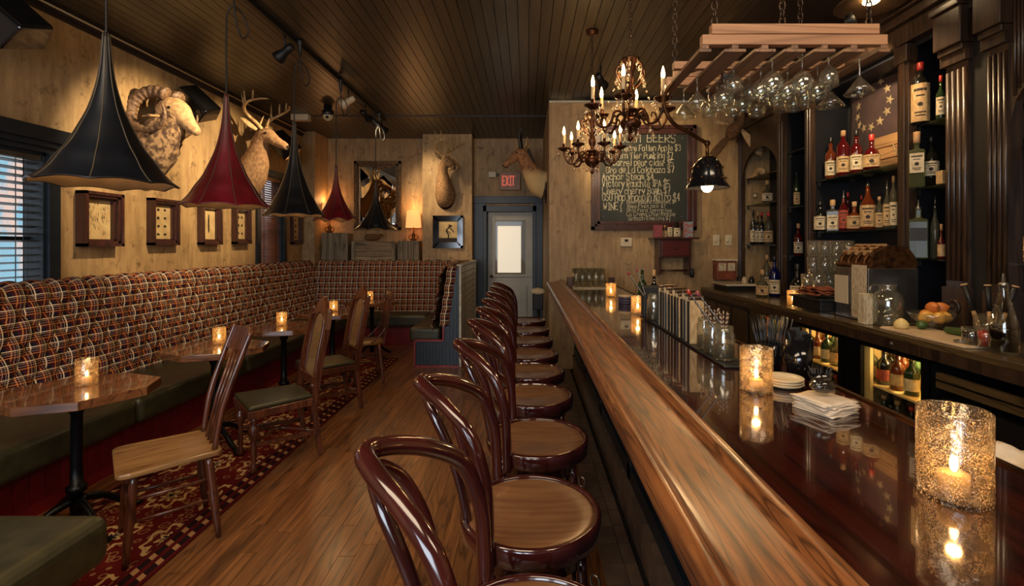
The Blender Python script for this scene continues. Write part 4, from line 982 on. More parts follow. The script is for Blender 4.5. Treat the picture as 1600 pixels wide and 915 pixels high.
# ---------------- crates and lamps on the ledge ----------------
LZ = 1.266
def crate(px0, px1, h, label, horiz=False):
    y = 8.02; a = (px0-CX)/F*y; c_ = (px1-CX)/F*y; w_ = c_-a
    t = thing('wooden_crate', label, 'crate', ((a+c_)/2, 8.1, LZ), group='weathered crates behind the banquette')
    d0, d1 = -.13, .14
    if horiz:
        part(MB().box(-w_/2, d0, 0, w_/2, d1, h*.04).box(-w_/2, d0+.02, 0, w_/2, d1, h-.02), 'box_body', m_crateh, t)
        for i, (z0, z1) in enumerate(((.02, .24), (.27, .50), (.53, .74), (.77, 1.0))): part(MB().box(-w_/2+.04, d0-.005, h*z0, w_/2-.04, d0+.02, h*z1-.006), 'plank', m_crateh, t, bev=.003)
        for sx in (-1, 1): part(MB().box(sx*(w_/2-.03)-.03, d0-.015, 0, sx*(w_/2-.03)+.03, d0, h), 'stile', m_crate, t, bev=.003)
    else:
        part(MB().box(-w_/2+.01, d0+.02, 0, w_/2-.01, d1, h-.01), 'box_body', m_crate, t); n = 4
        for i in range(n): part(MB().box(-w_/2+w_*i/n+.003, d0, .0, -w_/2+w_*(i+1)/n-.003, d0+.02, h-R.random()*.01), 'plank', m_crate, t, bev=.003)
    return t
crate(504, 545, .47, 'tall weathered crate of upright planks, closest to the side wall')
crate(551, 619, .33, 'wide low crate with horizontal boards under the mirror', True)
crate(622, 656, .34, 'upright-planked crate under the lamp by the chimney wall')
def table_lamp(px, zb, label, e, sh=.13):
    y = 8.1; x = (px-CX)/F*y; t = thing('table_lamp', label, 'lamp', (x, y, zb), group='small shaded lamps on the crates')
    part(MB().lathe([(0, 0), (.05, 0), (.052, .015), (.02, .03), (.03, .06), (.034, .09), (.014, .13), (.009, .15), (.009, .26), (0, .26)], 16), 'lamp_base', m_brass, t)
    for s in (1, -1): part(MB().tube(spl([(s*.02, 0, .03), (s*.065, 0, .03), (s*.075, 0, .07), (s*.04, 0, .10)], 4), .007, 6), 'scroll_handle', m_brass, t)
    part(MB().olathe([(sh, .22), (sh*.85, .50)], 28), 'lamp_shade', m_shade, t)
    part(MB().ell((0, 0, .34), .028, 10, 8), 'bulb', m_bulbw, t)
    lamp('POINT', 'lamp_light', (x, y, zb+.55), e, AMB, .04); return t
table_lamp(646, LZ+.342, 'lit lamp with amber shade on the crate by the chimney wall', 3.5)
table_lamp(515, LZ+.472, 'lit lamp on the tall upright crate, its shade behind the pendants', 3.5)
t = thing('mounted_duck', 'small stuffed duck lying on the wide crate below the mirror', 'taxidermy', (-2.55, 8.02, LZ+.338), .4)
part(MB().tube(spl([(-.14, 0, .05), (-.05, 0, .045), (.05, 0, .05), (.12, 0, .09), (.16, 0, .10)], 4), [.01, .03, .04, .045, .05, .05, .048, .045, .04, .03, .028, .027, .027, .027, .024, .012, .006][:17], 10), 'body', m_feather, t)
part(MB().ell((-.02, .03, .085), (.11, .012, .03), 10, 6).ell((-.02, -.03, .085), (.11, .012, .03), 10, 6), 'wing', m_feather, t)

# ---------------- pendants on the ceiling track ----------------
TX = -2.05
t = thing('track_rail', 'long black lighting track on the ceiling above the booth tables', 'track', (0, 0, 0))
part(MB().box(TX-.02, 1.0, ZT-.055, TX+.02, 7.0, ZT-.018), 'rail', m_black, t)
for y in (1.5, 3.4, 5.2, 6.8): part(MB().box(TX-.05, y-.03, ZT-.03, TX+.05, y+.03, ZT-.018), 'mount_plate', m_black, t)
def pendant(x, y, z, rr, h, mat, label, scal=.02, e=9, group='flared leather pendants'):
    t = thing('pendant_lamp', label, 'pendant lamp', (x, y, z), R.random(), group)
    base = [(0, 1.0), (.04, .885), (.10, .76), (.166, .66), (.26, .50), (.374, .365), (.50, .235), (.665, .130), (.82, .078), (1.0, .045)]
    n = 64; vs = []; fs = []; P = spl(base, 4)
    for (hz, r) in P:
        for j in range(n):
            a = 2*PI*j/n; f = abs(math.sin(4*a)); fl = 1-.055*f*max(0, 1-hz*1.3); dz = f*scal*max(0, 1-hz*7)
            vs.append((rr*r*fl*math.cos(a), rr*r*fl*math.sin(a), h*hz+dz))
    for i in range(len(P)-1):
        for j in range(n): fs.append((i*n+j, i*n+(j+1) % n, (i+1)*n+(j+1) % n, (i+1)*n+j))
    sh = part(MB().add(vs, fs, True), 'shade', [mat, m_pin], t)
    so = sh.modifiers.new('thickness', 'SOLIDIFY'); so.thickness = .006; so.offset = -1; so.material_offset = 1; so.material_offset_rim = 0
    q = MB()
    for k in range(8):
        a = PI*k/4; q.tube([(rr*r*math.cos(a)*1.005, rr*r*math.sin(a)*1.005, h*hz) for hz, r in P], .0028, 5)
    part(q, 'seam', m_seam, sh)
    part(MB().tube([(rr*1.004*(1-.055*abs(math.sin(8*PI*j/n)))*math.cos(2*PI*j/n), rr*1.004*(1-.055*abs(math.sin(8*PI*j/n)))*math.sin(2*PI*j/n), abs(math.sin(8*PI*j/n))*scal) for j in range(n)], .004, 5, closed=True), 'rim_piping', mat, sh)
    part(MB().ell((0, 0, .16), .032, 10, 8), 'bulb', m_bulbw, t)
    part(MB().lathe([(.02, .19), (.022, .25), (.012, .27)], 12), 'bulb_socket', m_black, t)
    zt = 3.345-z; c_, s_ = math.cos(-t.rotation_euler.z), math.sin(-t.rotation_euler.z)
    wl = [(0, 0, h), (0, 0, h+.1), (0, 0, zt-.36), (.01, 0, zt-.26), (.05, 0, zt-.22), (.08, .05, zt-.25), (.09, .10, zt-.34), (.06, .08, zt-.40), (.05, .02, zt-.30), (.05, 0, zt-.16)]
    wl = [((TX-x)*0+a*c_-b*s_, a*s_+b*c_, cc) for a, b, cc in wl]; part(MB().tube(spl(wl, 4), .0055, 6), 'cord', m_black, t)
    a = wl[-1]; part(MB().lathe([(.008, 0), (.016, .03), (.018, .10), (.026, .11), (.026, .145)], 12, (a[0], a[1], zt-.165)), 'track_adapter', m_black, t)
    lamp('POINT', 'pendant_light', (x, y, z+.09), e, (1, .66, .30), .04)
pendant(-2.0, 2.30, 1.825, .283, .72, m_pblack, 'black flared leather pendant hanging in front of the ram head', .012, 7)
pendant(-2.0, 3.22, 1.79, .272, .75, m_pred, 'large oxblood flared pendant between the ram and the antlered deer', .012, 7)
pendant(-2.02, 4.20, 1.79, .255, .82, m_pblack, 'black flared pendant third along the track, right of the mounted deer'.replace('right of', 'beyond'), .012, 7)
pendant(-2.05, 5.20, 1.79, .235, .60, m_pred, 'smaller oxblood pendant with a wavy rim', .03, 6)
pendant(-2.03, 6.50, 1.735, .28, .65, m_pblack, 'black flared pendant hanging in front of the wall mirror', .02, 6)
def spothead(x, y, z, aim, label, lit, e=0, spot=50, mat=None):
    t = thing('track_spotlight', label, 'spotlight', (x, y, z), 0, 'track spotlights')
    part(MB().tube([(0, 0, ZT-.02-z), (0, 0, .03)], .008, 8), 'stem', m_black, t)
    o = part(MB().lathe([(.0, .09), (.03, .088), (.036, .04), (.034, 0), (.052, -.055), (.058, -.085), (.054, -.085), (.036, -.03), (0, -.02)], 20), 'lamp_can', mat or m_black, t)
    d = (V(aim)-V((x, y, z))).normalized(); o.rotation_euler = d.to_track_quat('-Z', 'Y').to_euler()
    if lit:
        f = part(MB().lathe([(0, -.055), (.044, -.055), (.044, -.05), (0, -.05)], 16), 'lamp_face', m_spotg, o)
        lamp('SPOT', 'track_light', V((x, y, z))+d*.10, e, (1, .74, .42), .03, aim, spot, .7)
spothead(TX, 4.10, 3.17, (-3.6, 4.6, 2.2), 'black track spotlight aimed at the ram head', True, 240, 70)
spothead(TX, 5.55, 3.18, (-3.6, 5.8, 2.4), 'white-faced track spotlight aimed at the antlered deer', True, 170, 65, m_plastic)
spothead(TX, 6.15, 3.18, (-1.62, 7.94, 2.5), 'bright track spotlight beside the white-faced one', True, 150, 34)
spothead(TX, 6.85, 3.20, (-1.55, 7.94, 2.5), 'black track spotlight at the far end of the track', True, 40, 60)
spothead(TX, 6.5, 3.19, (-.3, 8.27, 1.3), 'small black track spotlight added to brighten the passage door', True, 90, 42)  # extra head added to light the door and passage
spothead(.75, 4.9, 3.20, (1.35, 6, 2.6), 'ceiling spotlight with a glowing bulb above the lower chandelier', True, 90, 75)
spothead(2.25, 3.35, 3.05, (2.9, 4.0, 2.6), 'small bright spotlight by the cabinet cornice', True, 70, 80)
p = W(512, 180, 6.3)
t = thing('security_camera', 'white dome security camera on the ceiling beside the track', 'camera', (-2.59, 6.3, 3.22))
part(MB().lathe([(.07, .0), (.075, .02), (.075, .06), (.05, .07), (.05, .13)], 20), 'housing', m_pblack, t); part(MB().ell((0, 0, 0), (.062, .062, .07), 18, 12), 'dome', m_plastic, t); part(MB().ell((.01, -.05, -.03), .022, 10, 8), 'lens', m_black, t)
one(MB().box(-.12, -.05, 0, .12, .05, .08), 'emergency_box', m_plastic, 'cream plastic box on the ceiling by the side wall', 'box', (-3.15, 6.75, ZT-.10))
def speaker(x, y, z, s, label, rz):
    t = thing('wall_speaker', label, 'speaker', (x, y, z), rz, 'black speakers on the plaster wall')
    M_ = Matrix.Rotation(math.radians(-38), 4, 'Y') @ Matrix.Rotation(math.radians(28), 4, 'X')
    part(MB().prism([(-.10*s, -.16*s), (.10*s, -.12*s), (.10*s, .12*s), (-.10*s, .16*s)], -.20*s, .20*s, M=M_), 'cabinet', m_gloss, t, bev=.012)
    part(MB().prism([(.10*s, -.11*s), (.108*s, -.11*s), (.108*s, .11*s), (.10*s, .11*s)], -.19*s, .19*s, M=M_), 'grille', m_black, t)
    part(MB().tube([(-.20, 0, .03), (-.06, 0, .0)], .014, 8).box(-.215, -.05, -.03, -.2, .05, .09), 'wall_bracket', m_black, t)
speaker(-3.37, 3.10, 3.02, 1.0, 'black speaker high on the wall over the street window', -.3)
speaker(-3.37, 4.95, 2.98, .85, 'black speaker behind the ram head', -.5)
speaker(-3.37, 6.72, 2.93, .9, 'black speaker beyond the antlered deer', -.5)

# ---------------- mounted animals ----------------
def tube_r(P, n): # path points (x, y, z, r_inplane, r_lateral)
    S = spl(P, n); return [p[:3] for p in S], [(p[3], p[4]) for p in S]
def trophy(kind, loc, rz, label, turn=0, s=1.0, body=None):
    t = thing('mounted_'+('ram' if kind == 'ram' else 'antelope' if kind == 'antelope' else 'deer')+'_head', label, 'taxidermy', loc, rz); t.scale = (s, s, s)
    def H(p):
        x, y, z = p[:3]; f = max(0, min(1, (z+.02)/.22)) if True else 1
        a = turn*f; dx, dy = x-.26, y; return (.26+dx*math.cos(a)-dy*math.sin(a), dx*math.sin(a)+dy*math.cos(a), z)+tuple(p[3:])
    if kind == 'deer':
        P = [(0, 0, -.27, .23, .17), (.08, 0, -.23, .22, .165), (.17, 0, -.13, .175, .135), (.22, 0, 0, .135, .105), (.25, 0, .11, .105, .085), (.275, 0, .19, .095, .08), (.325, 0, .245, .09, .078), (.39, 0, .235, .078, .066), (.455, 0, .195, .058, .048), (.53, 0, .15, .046, .040), (.575, 0, .125, .040, .036), (.595, 0, .115, .018, .018)]
        fm = m_fur; hx, hz = .33, .26
    elif kind == 'antelope':
        P = [(0, 0, -.22, .22, .16), (.10, 0, -.18, .19, .14), (.20, 0, -.06, .13, .10), (.27, 0, .05, .10, .08), (.31, 0, .14, .09, .075), (.35, 0, .20, .09, .078), (.41, 0, .19, .078, .066), (.47, 0, .14, .062, .05), (.54, 0, .08, .045, .04), (.585, 0, .045, .04, .036), (.60, 0, .035, .018, .018)]
        fm = m_ante; hx, hz = .36, .21
    else:
        P = [(0, 0, -.26, .27, .20), (.07, 0, -.22, .26, .195), (.16, 0, -.12, .22, .17), (.25, 0, .01, .18, .145), (.31, 0, .12, .14, .115), (.35, 0, .18, .115, .10)]
        fm = m_ram; hx, hz = .36, .2
    Q, rr = tube_r([H(p) for p in P], 5); mb = MB().tube(Q, rr, 20, up=(0, 1, 0))
    nz = []
    for i, v in enumerate(mb.v):
        k = (.016 if kind == 'ram' else .004); d = NZ.noise(V(v)*22)*k+NZ.noise(V(v)*9)*k*.9
        nz.append((v[0]+d, v[1]+d*1.2, v[2]+d))
    mb.v = nz; part(mb, 'head_and_neck' if kind != 'ram' else 'shaggy_neck', fm, t)
    part(MB().lathe([(0, 0), (.20, 0), (.21, .015), (0, .018)], 24, M=Matrix.Translation((.001, 0, -.28)) @ Matrix.Rotation(PI/2, 4, 'Y'), sc=(1.1, .8)), 'backing_plaque', m_frame, t)
    if kind == 'ram':
        P = [(.24, 0, .16, .11, .10), (.32, 0, .20, .135, .10), (.40, 0, .165, .125, .085), (.455, 0, .105, .095, .066), (.51, 0, .045, .066, .05), (.55, 0, .0, .050, .042), (.575, 0, -.025, .036, .034), (.583, 0, -.032, .012, .012)]
        Q, rr = tube_r([H(p) for p in P], 5); part(MB().tube(Q, rr, 18, up=(0, 1, 0)), 'pale_face', m_ramf, t)
        for sy in (1, -1):
            S = []; rs = []; n = 132
            for i in range(n+1):
                f = i/n; a = math.radians(60+f*312); r = .205-.015*f; cx_, cz_ = .22, .165
                S.append(H((cx_+r*math.cos(a)*1.05, sy*(.07+.05*min(1, f*3)+.085*f), cz_+r*math.sin(a)))); q = .060*(1-f)**.7+.006
                rs.append(q*(1+.06*math.sin(i*.95)))
            part(MB().tube(S, rs, 12), 'curled_horn', m_horn, t)
            part(MB().tube([H((.27, sy*.10, .12)), H((.22, sy*.17, .11)), H((.19, sy*.215, .09))], [(.02, .012), (.028, .014), (.006, .004)], 8), 'ear', m_ramf, t)
        eye = (.375, .094, .205); nose = (.572, 0, .0)
    else:
        eye = (.385, .062, .262) if kind == 'deer' else (.405, .064, .215); nose = (.59, 0, .125) if kind == 'deer' else (.595, 0, .045)
        for sy in (1, -1):
            E = [(hx-.06, sy*.06, hz+.05), (hx-.09, sy*.12, hz+.09), (hx-.10, sy*.18, hz+.12), (hx-.11, sy*.235, hz+.14)] if kind == 'deer' else [(hx-.07, sy*.05, hz+.06), (hx-.10, sy*.08, hz+.12), (hx-.11, sy*.095, hz+.18), (hx-.12, sy*.09, hz+.22)]
            part(MB().tube([H(p) for p in E], [(.022, .018), (.042, .016), (.036, .012), (.004, .003)], 10, up=(1, 0, .3)), 'ear', m_furl, t)
        if kind == 'deer':
            for sy in (1, -1):
                B = [(hx-.02, sy*.03, hz+.06), (hx-.05, sy*.07, hz+.12), (hx-.09, sy*.15, hz+.19), (hx-.07, sy*.22, hz+.25), (hx+.02, sy*.25, hz+.30), (hx+.13, sy*.21, hz+.33), (hx+.18, sy*.15, hz+.34)]
                S = [H(p) for p in spl(B, 4)]; k = len(S); a_ = part(MB().tube(S, [.017*(1-i/k)**.5+.003 for i in range(k)], 8), 'antler', m_antler, t)
                tn = [((hx-.035, sy*.05, hz+.09), (.05, -.01, .10)), ((hx-.085, sy*.18, hz+.21), (-.03, .03, .19)), ((hx-.03, sy*.24, hz+.27), (-.01, .02, .20)), ((hx+.06, sy*.24, hz+.31), (.01, .0, .16))]
                q = MB()
                for (a, d) in tn:
                    P_ = [V(H((a[0]+d[0]*f, a[1]+sy*d[1]*f, a[2]+d[2]*f+.01*f*f))) for f in (0, .35, .7, 1)]; q.tube(P_, [.011, .010, .007, .002], 7)
                part(q, 'tine', m_antler, a_)
        else:
            for sy in (1, -1):
                B = [(hx-.01, sy*.035, hz+.06), (hx+.0, sy*.05, hz+.16), (hx+.01, sy*.07, hz+.26), (hx-.03, sy*.08, hz+.33), (hx-.08, sy*.075, hz+.35)]
                S = [H(p) for p in spl(B, 4)]; k = len(S); part(MB().tube(S, [.022*(1-i/k)+.004 for i in range(k)], 8), 'horn', m_furd, t)
            q = MB()
            for i in range(12):
                f = i/11; q.ell(H((.14+.10*f, 0, -.02+.26*f)), (.02, .012, .035), 6, 4)
            part(q, 'mane', m_furd, t)['kind'] = 'stuff'
    for sy in (1, -1): part(MB().ell(H((eye[0], sy*eye[1], eye[2])), .014, 10, 8), 'eye', m_eye, t)
    part(MB().ell(H(nose), (.022, .026, .018), 10, 8), 'nose', m_furd if kind != 'ram' else m_horn, t)
    part(MB().tube([H((nose[0]-.06, .034, nose[2]-.03)), H((nose[0]-.01, .018, nose[2]-.032)), H((nose[0]-.01, -.018, nose[2]-.032)), H((nose[0]-.06, -.034, nose[2]-.03))], .004, 5), 'mouth_line', m_furd, t)
    return t
trophy('ram', (XL+.012, 4.50, 2.60), 0, 'mounted bighorn ram head with curled horns on the plaster wall', -.15, .92)
trophy('deer', (XL+.012, 5.98, 2.60), 0, 'mounted antlered deer head over the framed prints', -.25, 1.12)
trophy('deer', (-1.33, 7.932, 2.60), -PI/2, 'mounted antlered deer head turned sideways on the chimney wall', 1.1, .95)
trophy('antelope', (.270, 6.85, 2.62), PI, 'mounted tan antelope head with short dark horns above the door passage', -.2, 1.0)
# hanging bird
b0 = W(1148, 206, 5.7)
t = thing('mounted_bird', 'brown stuffed bird with drooping wings beside the chalkboard', 'taxidermy', b0)
part(MB().tube(spl([(-.06, 0, -.10), (-.03, -.01, 0), (.03, -.01, .07), (.07, -.02, .14), (.075, -.03, .20), (.06, -.05, .23)], 4), [.02, .04, .06, .07, .075, .075, .075, .07, .065, .06, .055, .05, .045, .04, .035, .034, .034, .034, .034, .03, .01][:21], 12), 'body', m_feather, t)
def feathers(root, dirv, n, L, w_, spread, mat, nm):
    for i in range(n):
        f = i/(n-1)-.5; d = (V(dirv)+V((f*spread, 0, abs(f)*.15))).normalized()*L*(1-.25*abs(f)); p = V(root); q = p+d
        part(MB().tube([p, p.lerp(q, .4), p.lerp(q, .8), q], [(w_*.5, .004), (w_, .005), (w_*.8, .004), (w_*.1, .002)], 8, up=(0, 1, 0)), nm, mat, t)
feathers((-.04, 0, -.02), (-.62, 0, -.78), 4, .42, .030, .22, m_feather, 'wing_feather')
feathers((.07, -.01, .03), (.58, 0, -.75), 4, .42, .034, .25, m_furl, 'wing_feather')
feathers((-.04, 0, .08), (-.9, 0, .12), 6, .22, .016, .6, m_furl, 'tail_feather')
part(MB().tube([(.06, -.05, .23), (.05, -.10, .22), (.045, -.12, .215)], [.012, .008, .003], 6), 'beak', m_furd, t)

# ---------------- chandeliers ----------------
m_crystal = thin('crystal_drop', (.95, .9, .82, 1), .12, (255, 220, 170), gl=2.2)
m_dkbrass = mt('dark_ornate_brass', (96, 58, 34), (44, 26, 18), .32, .75, sc=(30, 30, 30))
def chain(mb, p, q, link_=.036, r=.0028, wdt=.010):
    p, q = V(p), V(q); n = max(2, int((q-p).length/(link_*.72))); 
    for i in range(n):
        c_ = p.lerp(q, (i+.5)/n); o = []
        for k in range(10):
            a = 2*PI*k/10; s_ = wdt*math.cos(a); z = link_*.5*math.sin(a); o.append((c_.x+(s_ if i % 2 == 0 else 0), c_.y+(0 if i % 2 == 0 else s_), c_.z+z))
        mb.tube(o, r, 5, closed=True)
    return mb
drop = MB().lathe([(0, -.052), (.009, -.042), (.013, -.030), (.009, -.016), (.002, -.004), (.0015, .0)], 8).lathe([(0, .002), (.005, .007), (0, .012)], 6).mesh('crystal_drop', m_crystal)
bead = MB().ell((0, 0, 0), (.008, .008, .008), 8, 6).mesh('crystal_bead', m_crystal)
def chandelier(loc, label, na, s, rot, first=None):
    t = thing('chandelier', label, 'chandelier', loc, rot, 'brass crystal chandeliers over the bar'); t.scale = (s, s, s)
    part(MB().lathe([(0, -.13), (.012, -.12), (.02, -.105), (.008, -.09), (.016, -.075), (.045, -.055), (.062, -.03), (.066, -.01), (.05, .015), (.022, .03), (.018, .05), (.046, .062), (.050, .07), (.02, .08), (.014, .10), (.030, .13), (.034, .16), (.018, .20), (.013, .25), (.020, .30), (.036, .33), (.042, .36), (.055, .375), (.058, .385), (.03, .395), (.008, .40)], 20), 'center_column', m_dkbrass, t)
    zt = (3.35-loc[2])/s; part(chain(MB(), (0, 0, .40), (0, 0, zt)), 'chain', m_chain, t)
    part(MB().lathe([(.05, zt-.03), (.055, zt), (0, zt)], 16), 'ceiling_rose', m_dkbrass, t)
    for k in range(na):
        a = 2*PI*k/na; c_, s_ = math.cos(a), math.sin(a); f = lambda r, z: (r*c_, r*s_, z)
        A = [f(.03, .02), f(.07, .06), f(.105, .05), f(.12, .0), f(.15, -.04), f(.20, -.035), f(.235, .02), f(.24, .075)]
        ar = part(MB().tube(spl(A, 4), .0085, 7), 'arm', m_dkbrass, t)
        sc1 = [f(.12, .0), f(.10, .03), f(.085, .01), f(.10, -.015), f(.125, -.01)]; part(MB().tube(spl(sc1, 4), .006, 6).tube(spl([f(.20, -.035), f(.185, .01), (f(.16, .02)), f(.16, -.005)], 4), .005, 6), 'scroll', m_dkbrass, ar)
        part(MB().lathe([(.010, .06), (.03, .07), (.052, .082), (.055, .090), (.02, .088), (.014, .10), (.013, .125)], 16, f(.24, 0)), 'drip_cup', m_dkbrass, ar)
        part(MB().lathe([(.0115, .10), (.0115, .20)], 10, f(.24, 0)), 'candle_sleeve', m_candle, ar)
        part(MB().lathe([(.006, .20), (.011, .212), (.012, .228), (.008, .25), (.002, .272), (0, .274)], 10, f(.24, 0)), 'candle_bulb', m_bulb, ar)
        for j in range(3):
            b_ = a+(j-1)*.20; rr_ = .24+.048*math.cos((j-1)*2.0); link('crystal_drop', drop, t, (rr_*math.cos(b_), rr_*math.sin(b_), .072))
        link('crystal_drop', drop, t, f(.15, -.055)); link('crystal_bead', bead, t, f(.085, .10))
        U = [f(.03, .20), f(.07, .24), f(.095, .30), f(.075, .34), f(.05, .32)]; part(MB().tube(spl(U, 4), .006, 6), 'upper_scroll', m_dkbrass, t)
        link('crystal_drop', drop, t, f(.09, .27)); link('crystal_drop', drop, t, f(.055, .37))
        for q in range(5):
            fr_ = (q+.5)/5; link('crystal_bead', bead, t, (c_*(.055+.17*fr_), s_*(.055+.17*fr_), .36-.30*fr_-.10*math.sin(PI*fr_)))
    for j in range(8): a = 2*PI*j/8; link('crystal_drop', drop, t, (.05*math.cos(a), .05*math.sin(a), -.06))
    link('crystal_drop', drop, t, (0, 0, -.13)); link('crystal_bead', bead, t, (0, 0, -.20))
    return t
chandelier((.643, 3.0, 2.305), 'higher crystal chandelier with tall candle bulbs in front of the chalkboard', 6, 1.0, .15)
lamp('POINT', 'chandelier_light', (.643, 3.0, 2.66), 22, (1, .60, .26), .10)
chandelier((.555, 4.10, 2.265), 'lower crystal chandelier overlapping the chalkboard corner', 7, 1.0, .5)
lamp('POINT', 'chandelier_light', (.555, 4.10, 2.62), 22, (1, .60, .26), .10)

# ---------------- glass rack over the bar ----------------
RZ = 2.285; y0, y1 = 1.80, 2.29; x0 = .655; x1 = 1.345
t = thing('glass_rack', 'pale pine slatted rack hung on chains with stemware below', 'rack', (0, 0, 0))
for yy in (y0, y1-.035):
    part(MB().box(x0, yy, RZ, x1, yy+.032, RZ+.038), 'lower_beam', m_pine, t, bev=.002)
    part(MB().box(x0+.035, yy, RZ+.040, x1-.03, yy+.032, RZ+.078), 'upper_beam', m_pine, t, bev=.002)
part(MB().box(x0-.03, (y0+y1)/2, RZ, x1, (y0+y1)/2+.03, RZ+.03), 'cross_bar', m_pine, t)
XS = [x0+.012+i*(x1-x0-.024)/6 for i in range(7)]
for i, x in enumerate(XS):
    part(MB().box(x-.012, y0+.003, RZ-.014, x+.012, y1-.003, RZ-.001), 'slat_stem', m_piney, t)
    ww = .040 if 0 < i < 6 else .022
    part(MB().box(x-ww, y0+.003, RZ-.026, x+ww, y1-.003, RZ-.015), 'slat', m_piney, t, bev=.001)
for (x, y) in ((x0+.05, y0+.016), (.96, y0+.016), (x1-.06, y0+.016), (x0+.04, y1-.02), (x1-.06, y1-.02)):
    part(chain(MB(), (x, y, RZ+.078), (x, y, 3.31), .040, .003, .011), 'chain', m_chain, t)
def stem(kind):
    mb = MB()
    if kind == 0: p = [(.034, .0), (.033, -.003), (.006, -.008), (.0035, -.02), (.0035, -.085), (.006, -.092), (.030, -.125), (.054, -.158), (.0525, -.158), (.028, -.125), (.004, -.094)]
    elif kind == 1: p = [(.034, .0), (.033, -.003), (.006, -.008), (.0035, -.02), (.0035, -.075), (.012, -.082), (.030, -.10), (.039, -.125), (.037, -.15), (.031, -.175), (.030, -.175), (.036, -.15), (.0375, -.125), (.029, -.102), (.010, -.085)]
    else: p = [(.032, .0), (.031, -.003), (.006, -.008), (.004, -.02), (.004, -.05), (.012, -.058), (.026, -.075), (.033, -.10), (.034, -.15), (.0325, -.15), (.0315, -.10), (.024, -.077)]
    return mb.olathe([(a, b*(.82 if kind else .95)) for a, b in p], 24)
SM = [stem(i).mesh('hanging_glass', m_rim) for i in range(3)]
KN = ['wide martini glass', 'round-bowled wine glass', 'straight-sided goblet']
ORD = ['first', 'second', 'third', 'fourth', 'fifth', 'sixth']
for i in range(6):
    x = (XS[i]+XS[i+1])/2
    for j in range(5):
        if (i, j) in ((0, 0), (1, 0), (0, 1), (5, 4)): continue
        kd = 0 if (i == 0 and j < 5) or (i == 5) else (1 if (i*3+j) % 4 else 2)
        if i in (0, 5) and j % 2 == 1: continue
        o = link('hanging_glass', SM[kd], None, (x+R.uniform(-.006, .006), y0+.06+j*.088, RZ-.0145))
        tag(o, 'upside-down %s, %s slot from the chandelier side, %s from the front beam' % (KN[kd], ORD[i], ORD[j]), 'glass', 'stemware hanging in the rack')
# clamp lamp on the rack
c0 = V((.85, 2.05, 2.27))
t = thing('gooseneck_lamp', 'clamp lamp on a curved arm with a dark bell shade over the bar', 'lamp', (0, 0, 0))
part(MB().box(c0.x-.02, c0.y-.02, c0.z-.035, c0.x+.02, c0.y+.02, c0.z-.012).tube([(c0.x, c0.y, c0.z-.06), (c0.x, c0.y, c0.z-.01)], .006, 8).tube([(c0.x-.03, c0.y, c0.z-.058), (c0.x+.03, c0.y, c0.z-.058)], .005, 8), 'clamp', m_steel, t)
Q = [c0+V((0, 0, -.03))]+[W(px, py, yy) for px, py, yy in ((1118, 106, 2.08), (1082, 110, 2.12), (1050, 130, 2.16), (1037, 158, 2.2), (1050, 190, 2.22), (1078, 208, 2.24), (1105, 224, 2.26))]
part(MB().tube(spl(Q, 6), .0095, 8), 'curved_arm', m_brass, t)
e_ = Q[-1]; part(MB().ell(e_, .015, 10, 8).tube([e_, e_+V((0, 0, -.06))], .008, 8), 'swivel', m_brass, t)
zb = e_.z-.06
part(MB().olathe([(.012, .0), (.03, -.004), (.05, -.02), (.066, -.05), (.074, -.09), (.082, -.12), (.098, -.145), (.101, -.15), (.096, -.148), (.078, -.12), (.068, -.085), (.058, -.05), (.03, -.012)], 28, (e_.x, e_.y, zb)), 'bell_shade', m_gloss, t)
q = MB()
for k in range(10):
    a = 2*PI*k/10; q.ell((e_.x+.070*math.cos(a), e_.y+.070*math.sin(a), zb-.055), .006, 6, 4).ell((e_.x+.082*math.cos(a+.3), e_.y+.082*math.sin(a+.3), zb-.105), .006, 6, 4)
part(q, 'vent_hole', m_brass, t)
part(MB().ell((e_.x, e_.y, zb-.135), (.028, .028, .034), 12, 10), 'bulb', m_bulbw, t)
lamp('POINT', 'bell_light', (e_.x, e_.y, zb-.19), 9, (1, .62, .28), .03)
# flat dish ceiling light over the back counter
t = thing('dish_light', 'flat round ceiling dish light over the back counter', 'ceiling light', (2.28, 3.2, 3.13))
part(MB().olathe([(.0, .06), (.10, .05), (.20, .02), (.215, 0), (.205, 0), (.10, .035), (.0, .04)], 36), 'dish', mt('bronze_dish', (96, 72, 46), (70, 52, 34), .4, .3), t)
part(MB().ell((0, 0, .02), (.05, .05, .02), 16, 8), 'bulb', m_bulbw, t)
part(MB().lathe([(.03, .055), (.03, .17)], 12), 'stem', m_black, t)
lamp('SPOT', 'dish_lamp_light', (2.28, 3.2, 3.10), 60, (1, .68, .36), .05, (2.4, 3.2, 1), 110, .8)
